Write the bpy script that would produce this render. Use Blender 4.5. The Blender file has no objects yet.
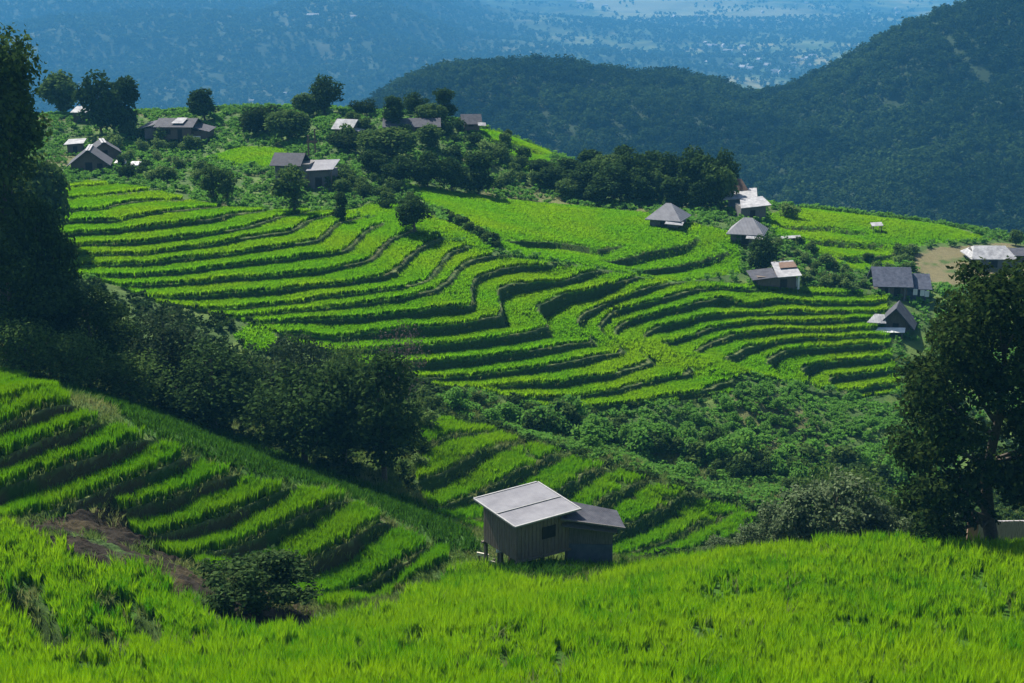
import bpy, math, random
import numpy as np

# ------------------------------------------------------------------ scene, camera, light
S = bpy.context.scene
COL = S.collection
F, PITCH = 1400.0, math.radians(15.0)
CT, ST = math.cos(PITCH), math.sin(PITCH)
cam = bpy.data.objects.new('camera', bpy.data.cameras.new('camera'))
COL.objects.link(cam)
cam.location = (0, 0, 0)
cam.rotation_euler = (math.radians(90) - PITCH, 0, 0)
cam.data.sensor_width = 36.0
cam.data.lens = 36.0 * F / 1024.0
cam.data.clip_start = 0.5
cam.data.clip_end = 40000
S.camera = cam

SUN_EL, SUN_AZ = 48.0, -36.0          # azimuth measured from +Y, positive to the right
SKY_STRENGTH, SUN_STRENGTH = 0.075, 4.8
w = bpy.data.worlds.new('World')
S.world = w
w.use_nodes = True
nt = w.node_tree
sky = nt.nodes.new('ShaderNodeTexSky')
sky.sky_type = 'NISHITA'
sky.sun_disc = False
sky.sun_elevation = math.radians(SUN_EL)
sky.sun_rotation = math.radians(SUN_AZ % 360)
bg = nt.nodes['Background']
nt.links.new(sky.outputs[0], bg.inputs[0])
bg.inputs[1].default_value = SKY_STRENGTH
sl = bpy.data.lights.new('sun', 'SUN')
sl.energy = SUN_STRENGTH
sl.angle = math.radians(0.53)
sl.color = (1.0, 0.94, 0.84)
sun = bpy.data.objects.new('sun', sl)
COL.objects.link(sun)
sun.location = (-40, 60, 80)
sun.rotation_euler = (math.radians(90 - SUN_EL), 0, math.radians(180 - SUN_AZ))
S.view_settings.view_transform = 'Standard'
S.view_settings.look = 'None'
S.view_settings.exposure = 1.3
S.view_settings.gamma = 1.0
S.view_settings.use_curve_mapping = False
S.render.engine = 'CYCLES'
S.cycles.max_bounces = 6
S.cycles.diffuse_bounces = 3
S.cycles.glossy_bounces = 2
S.cycles.transmission_bounces = 3
S.cycles.volume_bounces = 1
S.cycles.use_denoising = True

R = np.random.default_rng(7)
random.seed(7)

# ------------------------------------------------------------------ helpers
def tag(o, label=None, cat=None, group=None, kind=None):
    if label: o['label'] = label
    if cat: o['category'] = cat
    if group: o['group'] = group
    if kind: o['kind'] = kind
    return o

def link(name, me, mat=None, parent=None, smooth=False):
    o = bpy.data.objects.new(name, me)
    COL.objects.link(o)
    if mat is not None and len(me.materials) == 0:
        me.materials.append(mat)
    if parent is not None:
        o.parent = parent
    return o

def empty(name, loc, rz=0.0):
    o = bpy.data.objects.new(name, None)
    o.empty_display_size = 0.2
    COL.objects.link(o)
    o.location = loc
    o.rotation_euler = (0, 0, rz)
    return o

def np_mesh(name, V, loops, totals, smooth=False):
    me = bpy.data.meshes.new(name)
    V = np.asarray(V, np.float32)
    loops = np.asarray(loops, np.int32).ravel()
    totals = np.asarray(totals, np.int32)
    me.vertices.add(len(V))
    me.vertices.foreach_set('co', V.ravel())
    me.loops.add(len(loops))
    me.loops.foreach_set('vertex_index', loops)
    me.polygons.add(len(totals))
    starts = np.zeros(len(totals), np.int32)
    starts[1:] = np.cumsum(totals)[:-1]
    me.polygons.foreach_set('loop_start', starts)
    me.polygons.foreach_set('use_smooth', np.full(len(totals), smooth, bool))
    me.update(calc_edges=True)
    return me

def lattice(seed):
    return np.random.default_rng(seed).random((256, 256))

_LAT = {}
def vnoise(x, y, seed=0):
    if seed not in _LAT: _LAT[seed] = lattice(seed)
    g = _LAT[seed]
    xi = np.floor(x).astype(int); yi = np.floor(y).astype(int)
    fx = x - xi; fy = y - yi
    fx = fx * fx * (3 - 2 * fx); fy = fy * fy * (3 - 2 * fy)
    a = g[xi % 256, yi % 256]; b = g[(xi + 1) % 256, yi % 256]
    c = g[xi % 256, (yi + 1) % 256]; d = g[(xi + 1) % 256, (yi + 1) % 256]
    return (a * (1 - fx) + b * fx) * (1 - fy) + (c * (1 - fx) + d * fx) * fy

def fbm(x, y, seed=0, n=4):
    s = 0; a = 0.5; t = 0
    for k in range(n):
        s = s + a * vnoise(x * 2 ** k + 17.3 * k, y * 2 ** k + 5.1 * k, seed + k); t += a; a *= 0.5
    return s / t

def sstep(a, b, x):
    t = np.clip((x - a) / (b - a), 0, 1)
    return t * t * (3 - 2 * t)

# a picture point and a distance along Y give a point in the place
def ray(px, py):
    u = (np.asarray(px, float) - 512.0) / F
    v = (341.5 - np.asarray(py, float)) / F
    wy = CT + v * ST
    wz = -ST + v * CT
    return u / wy, wz / wy               # x and z per metre of Y

def at(px, py, Y):
    a, b = ray(px, py)
    return np.array([a * Y, Y, b * Y])

def project(P):
    P = np.asarray(P, float)
    d = P[..., 1] * CT - P[..., 2] * ST
    up = P[..., 1] * ST + P[..., 2] * CT
    return 512 + F * P[..., 0] / d, 341.5 - F * up / d

class RBF:
    def __init__(s, P, v, smooth=0.0, lin=False):
        P = np.asarray(P, float); v = np.asarray(v, float)
        s.P = P; s.lin = lin
        n = len(P)
        K = s.k(P, P) + np.eye(n) * smooth
        A = np.zeros((n + 3, n + 3))
        A[:n, :n] = K; A[:n, n] = 1; A[:n, n + 1:] = P
        A[n, :n] = 1; A[n + 1:, :n] = P.T
        b = np.zeros(n + 3); b[:n] = v
        s.c = np.linalg.lstsq(A, b, rcond=None)[0]
    def k(s, A, B):
        r2 = ((A[:, None, 0] - B[None, :, 0]) ** 2 + (A[:, None, 1] - B[None, :, 1]) ** 2)
        if s.lin: return -np.sqrt(r2 + 1.0)
        return r2 * np.log(r2 + 1e-6) * 0.5
    def __call__(s, X, Y):
        X = np.asarray(X, float); shp = X.shape
        Q = np.stack([X.ravel(), np.asarray(Y, float).ravel()], 1)
        out = np.empty(len(Q))
        n = len(s.P)
        for i in range(0, len(Q), 20000):
            q = Q[i:i + 20000]
            out[i:i + 20000] = s.k(q, s.P) @ s.c[:n] + s.c[n] + q @ s.c[n + 1:]
        return out.reshape(shp)

# ------------------------------------------------------------------ the lie of the land
CTRL = []                                # (X, Y, z)
def cY(*rows):
    for px, py, Y in rows: CTRL.append(at(px, py, Y))
def cZ(z, *pts):
    for px, py in pts:
        a, b = ray(px, py); Y = z / b
        CTRL.append(np.array([a * Y, Y, z]))
# terraced bowl across the valley
cY((20, 215, 172), (20, 262, 155), (100, 228, 166), (105, 272, 153), (150, 210, 172.6), (150, 290, 150), (217, 214, 173), (225, 305, 147),
   (280, 240, 166), (280, 300, 149), (330, 226, 173), (326, 332, 143.5), (410, 252, 166), (410, 359, 140.5),
   (440, 304, 151), (440, 374, 140), (430, 232, 174), (500, 315, 152), (500, 369, 142), (475, 385, 139), (557, 406, 137),
   (515, 262, 169), (640, 397, 142), (729, 376, 150), (690, 366, 151.5), (655, 360, 152), (622, 349, 154), (592, 338, 155),
   (550, 325, 155), (616, 328, 160), (645, 332, 159.5), (657, 343, 157), (694, 350, 156.5), (727, 356, 156), (766, 358, 159),
   (803, 369, 159), (829, 375, 159), (841, 388, 157), (881, 382, 159), (869, 340, 166), (860, 315, 172), (877, 309, 174),
   (828, 299, 174), (774, 296, 173), (725, 292, 172), (678, 291, 169), (637, 289, 167), (580, 270, 169), (690, 283, 173), (880, 297, 177))
# fields and knoll behind the bowl
cY((600, 265, 173), (600, 245, 184), (600, 225, 196), (560, 205, 212), (670, 222, 200), (745, 235, 195), (790, 207, 225), (920, 222, 222),
   (1010, 240, 215), (890, 292, 182), (890, 250, 203), (780, 285, 178), (780, 255, 190), (960, 300, 182), (1060, 250, 210), (1060, 320, 180),
   (90, 165, 220), (185, 140, 245), (85, 115, 262), (300, 175, 208), (345, 130, 240), (470, 125, 258), (540, 150, 250), (540, 185, 225),
   (400, 180, 212), (300, 213, 182), (220, 170, 212), (220, 205, 185), (250, 155, 225), (250, 108, 270), (150, 190, 190), (0, 120, 262), (0, 170, 215),
   (400, 115, 255), (640, 208, 215), (720, 205, 222), (470, 215, 190), (30, 140, 240), (-80, 130, 255), (-80, 180, 210), (-80, 240, 170))
# left terraces (levels 1.25 m apart)
LT = [[(0, 419), (31, 409), (56, 400)], [(0, 452), (39, 437), (81, 420)], [(0, 484), (20, 475), (78, 456), (128, 437)],
      [(5, 515), (59, 501), (117, 480), (178, 456)], [(124, 502), (164, 496), (201, 480), (221, 473)],
      [(145, 530), (176, 526), (207, 515), (234, 505), (270, 489)], [(186, 552), (230, 543), (277, 522), (329, 498)],
      [(254, 574), (312, 555), (339, 542), (376, 520)], [(314, 599), (359, 583), (388, 566), (419, 548)]]
for k, l in enumerate(LT):
    cZ(-25.9 - 1.25 * k - 0.55 + 0.55, *[l[0], l[len(l) // 2], l[-1]])
cY((20, 380, 99), (100, 402, 97), (250, 462, 95), (350, 492, 94), (430, 520, 91), (468, 545, 85), (-80, 400, 95), (-80, 440, 84), (-80, 520, 66))
# earth gully and the near fields
cY((385, 592, 78.8), (342, 614, 75.5), (432, 571, 80.6))
cY((100, 540, 71), (200, 572, 71.5), (330, 607, 73), (445, 563, 80.5), (60, 528, 70))
cY((0, 545, 64), (0, 683, 46), (100, 600, 60), (160, 565, 67), (190, 620, 59), (245, 610, 64), (300, 640, 60), (100, 683, 48), (300, 683, 47.5),
   (512, 683, 47), (800, 683, 46), (1024, 683, 45), (512, 620, 59), (800, 620, 57), (1024, 620, 56), (512, 578, 73), (560, 576, 75),
   (800, 562, 69), (850, 547, 73), (1000, 551, 72.5), (1150, 551, 72), (700, 568, 71), (400, 602, 67), (600, 592, 69), (640, 577, 74), (-80, 600, 55), (-80, 683, 44))
for X in (-30, -10, 10, 30):
    CTRL.append(np.array([X, 30, -19.5])); CTRL.append(np.array([X, 15, -12.5])); CTRL.append(np.array([X, 2, -4.2]))
# drop behind the near crest
cY((620, 562, 88),)
for X, Y, z in ((10, 86, -38.5), (18, 86, -39), (26, 86, -38.8), (34, 84, -36.5), (30, 96, -43), (20, 96, -42.5), (44, 86, -36), (40, 100, -42), (5, 86, -37.6), (-2, 84, -37.2), (55, 90, -36), (60, 110, -42)):
    CTRL.append(np.array([X, Y, z]))
# terraces beside the hut
PT = [[(420, 476), (449, 465), (476, 447)], [(439, 502), (484, 486), (521, 462)], [(545, 490), (560, 483), (574, 476)], [(590, 505), (600, 497), (613, 487)],
      [(619, 522), (638, 516), (662, 500)], [(607, 555), (638, 547), (677, 532), (704, 516)], [(715, 530), (724, 527), (745, 525)]]
for k, l in enumerate(PT):
    cZ(-38.5 - 1.2 * k, *l)
cY((432, 424, 113), (470, 436, 113), (560, 454, 113.5), (619, 472, 114), (701, 498, 112), (742, 511, 110))
# shrubby gully under the bowl
cY((800, 480, 130), (850, 402, 154), (640, 422, 137), (640, 465, 127), (500, 428, 128), (760, 495, 121), (720, 440, 135), (900, 470, 135), (980, 420, 150), (1060, 430, 150),
   (560, 440, 125), (460, 405, 131))
# gully under the trees on the left
for X, Y, z in ((-14, 112, -39.5), (-24, 112, -37.5), (-36, 112, -34.5), (-48, 112, -31), (-16, 126, -39.5), (-30, 126, -38), (-45, 128, -34), (-60, 128, -31), (-70, 110, -27)):
    CTRL.append(np.array([X, Y, z], float))
# behind the crest
for X, Y, z in ((-100, 305, -46), (-50, 310, -44), (0, 300, -48), (25, 290, -52), (45, 265, -54), (70, 262, -55), (95, 255, -55), (120, 250, -54), (150, 245, -52), (-140, 300, -45),
                (-120, 345, -75), (-40, 350, -76), (20, 345, -80), (70, 330, -86), (120, 320, -88), (170, 300, -85), (-170, 330, -66)):
    CTRL.append(np.array([X, Y, z], float))
CTRL = np.array(CTRL)
Z0 = RBF(CTRL[:, :2], CTRL[:, 2], smooth=2.0)

def hit0(pts, y0, y1, dz=0.0):           # first meeting of picture rays with the smooth land
    pts = np.asarray(pts, float)
    a, b = ray(pts[:, 0], pts[:, 1])
    Ys = np.arange(y0, y1, 0.4)
    YY = np.broadcast_to(Ys, (len(pts), len(Ys)))
    H = Z0(a[:, None] * YY, YY) + dz
    d = b[:, None] * YY - H
    out = np.zeros((len(pts), 2))
    for i in range(len(pts)):
        k = np.where((d[i][:-1] > 0) & (d[i][1:] <= 0))[0]
        if len(k):
            j = k[0]; t = d[i][j] / (d[i][j] - d[i][j + 1]); Y = Ys[j] + t * 0.4
        else:
            Y = Ys[np.argmin(np.abs(d[i]))]
        out[i] = (a[i] * Y, Y)
    return out

def dens(l, step=9.0):                   # resample a polyline
    l = [np.array(p, float) for p in l]; out = []
    for p, q in zip(l[:-1], l[1:]):
        n = max(1, int(np.hypot(*(q - p)) / step))
        for i in range(n): out.append(p + (q - p) * i / n)
    out.append(l[-1])
    return np.array(out)

AM = {
 0: [[(84, 183), (101, 182)]],
 1: [[(84, 193), (101, 192), (120, 190)]],
 2: [[(82, 207), (105, 205), (121, 201), (139, 198)]],
 3: [[(94, 216), (119, 215), (148, 210), (178, 206)]],
 4: [[(98, 228), (125, 226), (158, 221), (189, 218), (217, 214)]],
 5: [[(105, 240), (139, 238), (178, 233), (213, 229), (246, 224), (262, 218)]],
 6: [[(105, 250), (140, 250), (160, 247), (197, 242), (246, 234), (275, 229), (289, 227), (303, 219)]],
 7: [[(104, 261), (148, 258), (197, 253), (225, 250), (260, 244), (289, 241), (315, 236), (328, 228), (332, 222)]],
 8: [[(109, 272), (148, 270), (197, 266), (256, 258), (289, 254), (319, 250), (344, 247), (358, 237), (363, 231)]],
 9: [[(129, 281), (168, 280), (217, 276), (269, 272), (309, 268), (344, 262), (371, 255), (384, 244), (391, 238)]],
 10: [[(164, 293), (207, 291), (260, 287), (297, 284), (338, 279), (377, 272), (393, 268), (408, 254), (420, 246)]],
 11: [[(223, 305), (260, 302), (307, 297), (320, 293), (358, 289), (404, 283), (428, 276), (440, 262), (448, 253)]],
 12: [[(250, 312), (313, 305), (358, 299), (406, 293), (434, 286), (450, 274), (462, 260)]],
 13: [[(260, 319), (309, 315), (361, 312), (397, 309), (432, 304), (460, 300), (472, 302), (471, 285), (478, 272), (500, 266), (525, 262)]],
 14: [[(326, 332), (358, 330), (397, 324), (440, 321), (475, 317), (500, 309), (505, 313), (500, 292), (512, 281), (538, 278), (565, 277)]],
 15: [[(340, 347), (369, 345), (406, 343), (440, 340), (489, 335), (528, 329), (549, 323), (541, 308), (552, 298), (567, 290), (604, 282)]],
 16: [[(370, 361), (410, 359), (440, 357), (489, 353), (538, 346), (577, 339), (593, 336), (578, 322), (585, 312), (600, 304), (620, 295), (637, 288)]],
 17: [[(380, 376), (440, 374), (499, 369), (547, 362), (596, 353), (624, 347), (606, 334), (602, 320), (618, 306), (649, 299), (678, 291)]],
 18: [[(475, 385), (518, 381), (567, 376), (616, 369), (652, 358), (636, 346), (618, 334), (616, 326), (633, 317), (668, 306), (698, 300), (725, 294)], [(748, 301), (774, 296)]],
 19: [[(534, 394), (577, 392), (616, 386), (640, 379), (678, 371), (690, 366), (670, 352), (650, 342), (645, 332), (662, 322), (698, 314), (721, 311), (766, 310), (800, 307)], [(820, 309), (850, 308), (877, 309)]],
 20: [[(557, 406), (606, 401), (640, 397), (659, 392), (698, 387), (727, 377), (729, 373), (700, 360), (670, 350), (657, 343), (686, 334), (717, 324), (756, 318), (797, 318), (860, 315)]],
 21: [[(752, 373), (710, 360), (694, 350), (709, 340), (737, 331), (780, 326), (810, 327), (835, 327), (867, 325)]],
 22: [[(765, 378), (735, 364), (727, 356), (748, 344), (776, 338), (816, 334)]],
 23: [[(790, 382), (768, 365), (772, 354), (788, 346), (826, 343), (869, 340)]],
 24: [[(814, 383), (803, 369), (812, 361), (835, 357), (877, 355)]],
 25: [[(838, 393), (829, 376), (845, 371), (890, 367)]],
 26: [[(841, 388), (858, 386), (881, 382)]],
}
def level_rbf(lines, y0, y1, smooth, dz=0.5, ref=None):
    P, v = [], []
    for k, ls in lines.items():
        for l in ls:
            d = dens(l)
            P.append(hit0(d, y0, y1, dz)); v.append(np.full(len(d), -float(k)))
    return RBF(np.concatenate(P), np.concatenate(v), smooth=smooth)
U_am = level_rbf(AM, 128, 200, 1.0)
U_lt = level_rbf({k: [l] for k, l in enumerate(LT)}, 66, 97, 1.0)
U_pt = level_rbf({k: [l] for k, l in enumerate(PT)}, 84, 118, 1.0)

def wpoly(pts, y0, y1):                  # a region traced in the picture, laid on the land
    return hit0(dens(pts + [pts[0]], 40), y0, y1)
def inside(poly, X, Y):
    c = np.zeros(X.shape, bool)
    bx = (X > poly[:, 0].min()) & (X < poly[:, 0].max()) & (Y > poly[:, 1].min()) & (Y < poly[:, 1].max())
    xs, ys = X[bx], Y[bx]; cc = np.zeros(xs.shape, bool)
    n = len(poly)
    for i in range(n):
        x1, y1 = poly[i]; x2, y2 = poly[(i + 1) % n]
        if y1 == y2: continue
        m = ((y1 > ys) != (y2 > ys)) & (xs < (x2 - x1) * (ys - y1) / (y2 - y1) + x1)
        cc ^= m
    c[bx] = cc
    return c
POLY = {
 'am': wpoly([(15, 208), (84, 180), (120, 186), (145, 190), (185, 200), (222, 208), (262, 211), (300, 211), (335, 214), (385, 224), (440, 238), (480, 251), (515, 260), (560, 266),
              (600, 271), (650, 280), (700, 283), (760, 287), (820, 289), (885, 297), (885, 330), (900, 390), (845, 394), (812, 384), (775, 380), (737, 376), (728, 390), (660, 402),
              (560, 413), (530, 402), (470, 394), (430, 382), (380, 374), (330, 354), (250, 322), (160, 302), (110, 282), (15, 268)], 128, 200),
 'lt': wpoly([(-60, 375), (20, 378), (58, 396), (85, 417), (130, 434), (180, 454), (224, 471), (272, 487), (332, 496), (379, 518), (422, 545), (446, 555), (446, 563), (340, 613), (312, 606),
              (250, 582), (184, 560), (140, 536), (120, 508), (115, 492), (60, 511), (5, 522), (-60, 530)], 64, 104),
 'pt': wpoly([(424, 424), (445, 409), (470, 429), (482, 425), (520, 444), (560, 454), (619, 472), (658, 487), (701, 498), (742, 511), (755, 520), (745, 536), (700, 547), (640, 562),
              (600, 568), (560, 545), (500, 540), (440, 517), (416, 480)], 84, 118),
 'near': wpoly([(-300, 560), (-300, 520), (-60, 505), (5, 530), (60, 550), (88, 560), (95, 571), (140, 570), (165, 588), (192, 606), (205, 620), (235, 634), (320, 632), (400, 606), (446, 578), (468, 566), (486, 566), (498, 582),
                (530, 590), (560, 592), (600, 588), (622, 574), (700, 560), (740, 551), (850, 545), (1000, 550), (1110, 550), (1300, 550), (1300, 730), (-300, 730)], 40, 79),
 'f1': wpoly([(205, 158), (240, 148), (286, 150), (284, 168), (235, 166)], 190, 245),
 'f2': wpoly([(312, 208), (352, 212), (370, 205), (400, 206), (432, 218), (468, 232), (495, 252), (478, 249), (440, 237), (385, 223), (338, 213)], 165, 215),
 'f3': wpoly([(400, 185), (430, 188), (500, 200), (570, 206), (640, 213), (735, 235), (742, 272), (690, 280), (655, 278), (600, 268), (515, 256), (500, 246), (445, 214)], 165, 225),
 'f4': wpoly([(765, 216), (800, 209), (860, 216), (940, 226), (992, 241), (930, 244), (900, 250), (905, 264), (862, 272), (830, 262), (795, 240), (775, 236)], 178, 235),
 'f5': wpoly([(476, 130), (500, 130), (556, 152), (540, 176), (500, 165), (490, 150)], 205, 262),
 'f6': wpoly([(234, 337), (248, 324), (266, 327), (279, 344), (266, 353), (246, 350)], 120, 160),
 'soil': wpoly([(8, 522), (60, 512), (112, 494), (126, 510), (142, 536), (184, 560), (250, 584), (330, 606), (300, 630), (240, 636), (205, 620), (165, 588), (140, 571), (95, 571), (88, 560), (40, 545)], 62, 82),
 'tan': wpoly([(912, 254), (930, 248), (1010, 243), (1060, 250), (1060, 275), (950, 285), (915, 278)], 178, 215),
 'strip': wpoly([(-60, 372), (20, 372), (60, 380), (140, 408), (240, 440), (330, 475), (420, 505), (470, 535), (480, 552), (446, 552), (380, 512), (332, 490), (272, 482), (224, 466), (130, 428), (60, 392), (-60, 378)], 80, 112),
 'scrub': wpoly([(430, 402), (475, 392), (530, 405), (560, 414), (660, 404), (728, 392), (740, 378), (775, 382), (845, 396), (890, 392), (960, 410), (960, 500), (880, 520), (800, 515), (742, 508), (701, 494),
                 (619, 468), (560, 450), (520, 440), (482, 421), (470, 425), (445, 405)], 100, 165),
}
# small ledges: a cut edge, then a ramp back out on the near side
LEDGES = [(hit0(dens(l, 6), y0, y1), h, rl) for l, h, rl, y0, y1 in (
    ([(500, 241), (560, 243), (598, 250), (625, 246)], 1.0, 7, 165, 215), ([(592, 259), (640, 254), (690, 245), (700, 236)], 1.3, 7, 165, 215),
    ([(620, 270), (680, 262), (735, 250)], 1.2, 6, 165, 215), ([(480, 140), (520, 146), (548, 156)], 0.8, 5, 205, 262), ([(485, 150), (530, 160)], 0.8, 5, 205, 262),
    ([(775, 228), (830, 228), (870, 236)], 0.7, 5, 178, 235), ([(800, 240), (840, 243), (890, 246)], 0.9, 5, 178, 235), ([(830, 258), (870, 258), (900, 252)], 0.9, 5, 178, 235),
    ([(27, 588), (48, 618), (68, 648)], 1.5, 3.0, 45, 70), ([(0, 648), (22, 642), (44, 632)], 1.5, 2.6, 45, 70), ([(138, 612), (153, 630), (168, 648)], 1.1, 2.4, 45, 70),
    ([(108, 628), (120, 645), (130, 662)], 1.1, 2.4, 45, 70), ([(58, 566), (92, 557)], 0.9, 2.0, 50, 75), ([(82, 608), (118, 600)], 0.9, 2.0, 45, 70),
    ([(574, 470), (590, 482)], 0.6, 1.6, 84, 118), ([(616, 478), (636, 497)], 0.7, 1.8, 84, 118), ([(662, 494), (684, 513)], 0.7, 1.8, 84, 118), ([(708, 508), (726, 522)], 0.6, 1.6, 84, 118),
    ([(522, 450), (545, 466)], 0.6, 1.6, 84, 118))]

# distant land
FC = []
def fY(*rows):
    for px, py, Y in rows: FC.append(at(px, py, Y))
for px, py in ((385, 104), (420, 92), (480, 82), (540, 78), (600, 80), (700, 88), (770, 93), (820, 85), (850, 64), (900, 43), (940, 28), (980, 13), (1060, -14), (1200, -50)):
    fY((px, py, 1000))
    a, b = ray(px, py)
    FC.append(np.array([a * 1000 * 1.05, 1300, b * 1000 - 95]))
    FC.append(np.array([a * 1000 * 1.1, 1700, -215]))
fY((400, 122, 860), (480, 120, 860), (600, 122, 850), (720, 134, 840), (850, 125, 830), (950, 100, 830), (1060, 75, 830), (1200, 50, 830))
fY((400, 175, 720), (480, 178, 720), (600, 188, 710), (700, 198, 700), (850, 208, 680), (950, 205, 660), (1060, 190, 640), (1200, 170, 640))
for X, Y, z in ((-200, 450, -130), (0, 450, -135), (150, 480, -140), (300, 480, -130), (-300, 700, -190), (-100, 800, -200), (-400, 1100, -215), (-150, 1200, -215), (-600, 1700, -225), (0, 1800, -228),
                (400, 2100, -235), (900, 2200, -236), (-900, 2400, -230), (-300, 2400, -230), (300, 2800, -240), (1200, 3000, -240)):
    FC.append(np.array([X, Y, z], float))
fY((0, 30, 3500), (100, 22, 3700), (200, 18, 3700), (300, 20, 3600), (380, 30, 3400), (0, 62, 2950), (150, 66, 2900), (300, 62, 2900), (-150, 30, 3500), (-150, 62, 2950),
   (460, 34, 3500), (560, 40, 3800), (600, 36, 4000), (650, 42, 4000))
fY((0, -12, 5200), (150, -18, 5300), (300, -14, 5300), (420, -4, 5400), (560, 8, 5400), (-150, -12, 5200), (660, 14, 5400), (760, 12, 5400), (900, 12, 5400), (1050, 12, 5400),
   (740, 60, 3600), (860, 55, 3600), (1000, 50, 3600), (600, -14, 7000), (800, -14, 7000), (1000, -14, 7000))
for X, Y, z in ((-2600, 7200, 20), (-900, 7200, 10), (-4000, 10500, 0), (0, 10500, -20), (4000, 10500, -40), (-6000, 14000, 20), (-2000, 14000, 20), (2000, 14000, 10), (6000, 14000, 0), (2200, 2500, -238), (-2200, 2500, -225)):
    FC.append(np.array([X, Y, z], float))
FC = np.array(FC)
ZF = RBF(np.stack([FC[:, 0] / FC[:, 1] * 1.2, np.log(FC[:, 1])], 1), FC[:, 2], smooth=0.0005)
def far_z(X, Y):
    Y = np.maximum(Y, 300)
    z = ZF(X / Y * 1.2, np.log(Y))
    n = np.abs(fbm(X / 620, Y / 620, 31, 5) - 0.5) * 2
    amp = sstep(2200, 2900, Y) * (1 - sstep(4300, 5500, Y)) * sstep(0.0, -0.08, X / Y - 0.02) * 125
    amp = amp + sstep(2600, 3200, Y) * (1 - sstep(7000, 9000, Y)) * 34
    z = z + (0.42 - n) * amp
    m = sstep(560, 700, Y) * (1 - sstep(1100, 1500, Y))
    z = z + m * (fbm(X / 95, Y / 95, 41, 4) - 0.5) * 26
    return z

def raw_z(X, Y):
    b = sstep(300, 420, Y)
    z = np.zeros(X.shape)
    n = b < 1
    z[n] = Z0(X[n], Y[n]) * (1 - b[n])
    n = b > 0
    z[n] += far_z(X[n], Y[n]) * b[n]
    return z

# ------------------------------------------------------------------ terrain sheet
seg = [(2, 40, 0.03), (40, 66, 0.0034), (66, 110, 0.00125), (110, 134, 0.0022), (134, 180, 0.0011), (180, 300, 0.0030), (300, 1100, 0.0075), (1100, 16000, 0.006)]
Yr = []
for a, b, s in seg:
    n = int(math.log(b / a) / s)
    Yr += list(a * (b / a) ** (np.arange(n) / n))
Yr.append(16000.0)
Yr = np.array(Yr)
side_ = 0.44 + np.cumsum(np.linspace(0.0015, 0.03, 34))
Ur = np.concatenate([-side_[::-1], np.linspace(-0.44, 0.44, 810), side_])
NU = len(Ur)
YY, UU = np.meshgrid(Yr, Ur, indexing='ij')
XX = UU * YY
XX[YY < 40] = (UU * 40)[YY < 40]
Zs = raw_z(XX, YY)
near = YY < 310
dYr = np.gradient(Yr)[:, None]
dXr = np.gradient(XX, axis=1)
def grad(A):
    gu = np.gradient(A, axis=1) / dXr                 # along X at fixed row
    gy = np.gradient(A, axis=0) / dYr - gu * UU
    return gu, gy
def blur(M, n):
    M = M.astype(float)
    for _ in range(2):
        for ax in (0, 1):
            k = 2 * n + 1
            c = np.cumsum(np.insert(np.pad(M, [(n, n) if i == ax else (0, 0) for i in (0, 1)], mode='edge'), 0, 0, axis=ax), axis=ax)
            M = (np.take(c, range(k, c.shape[ax]), axis=ax) - np.take(c, range(0, c.shape[ax] - k), axis=ax)) / k
    return M
Z = Zs.copy()
TREAD = np.zeros(Z.shape)                # how far into its level field a point lies, metres from the lip; < 0 on banks
BANK = np.zeros(Z.shape)
PATH = np.zeros(Z.shape, bool)
MASK = {k: inside(p, XX, YY) for k, p in POLY.items()}
gX, gY = grad(Zs)
INR = np.full(Z.shape, False)
for key, U, bw, wob, lh, sb in (('am', U_am, 0.42, 0.12, 0.03, 0.02), ('lt', U_lt, 0.32, 0.05, 0.12, 0.26), ('pt', U_pt, 0.6, 0.05, 0.08, 0.22)):
    p = POLY[key]
    sel = (XX > p[:, 0].min() - 4) & (XX < p[:, 0].max() + 4) & (YY > p[:, 1].min() - 4) & (YY < p[:, 1].max() + 4)
    rows = np.where(sel.any(1))[0]; cols = np.where(sel.any(0))[0]
    r0, r1, c0, c1 = rows[0], rows[-1] + 1, cols[0], cols[-1] + 1
    sl_ = (slice(r0, r1), slice(c0, c1))
    x, y = XX[sl_], YY[sl_]
    u = U(x, y) + (fbm(x / 6, y / 6, 51, 3) - 0.5) * 2 * wob + (fbm(x / 1.1, y / 1.1, 57, 2) - 0.5) * 0.10
    us = U(x, y)
    gu = np.gradient(us, axis=1) / dXr[sl_]
    gy = np.gradient(us, axis=0) / dYr[r0:r1] - gu * UU[sl_]
    g2 = gu * gu + gy * gy + 1e-6
    s = np.clip((gX[sl_] * gu + gY[sl_] * gy) / g2, 0.0, 1.7)
    if key == 'am':
        s = np.maximum(s * 1.12, 0.62 * sstep(-12, -22, x) * sstep(150, 158, y))
    gl = np.sqrt(g2)
    f = u - np.floor(u)
    rho = np.clip(bw * gl, 0.06, 0.5)
    P = np.clip((f - (1 - rho)) / rho, 0, 1)
    if key == 'am':
        sb = np.where(np.abs(gu) > 0.8 * np.abs(gy), 0.5, 0.02); path = np.abs(gu) > 0.8 * np.abs(gy)
    else:
        path = np.ones(f.shape, bool)
    m = blur(MASK[key][sl_], 5)
    dist = f / gl                                         # metres uphill from the lip
    lip = np.exp(-(dist / 0.22) ** 2) * lh * (f < 0.5)
    Z[sl_] += m * (s * (P - f) + lip)
    t = np.where(f < 1 - rho, dist, -1.0)
    back = (1 - rho - f) / gl
    inn = MASK[key][sl_]
    TREAD[sl_] = np.where(inn, t, TREAD[sl_]); PATH[sl_] |= inn & path
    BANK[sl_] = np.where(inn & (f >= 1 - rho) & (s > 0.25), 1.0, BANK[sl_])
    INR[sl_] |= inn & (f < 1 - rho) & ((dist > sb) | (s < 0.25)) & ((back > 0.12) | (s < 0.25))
for k in ('near', 'f6', 'f1', 'f2', 'f3', 'f4', 'f5'):
    INR |= MASK[k]
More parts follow.
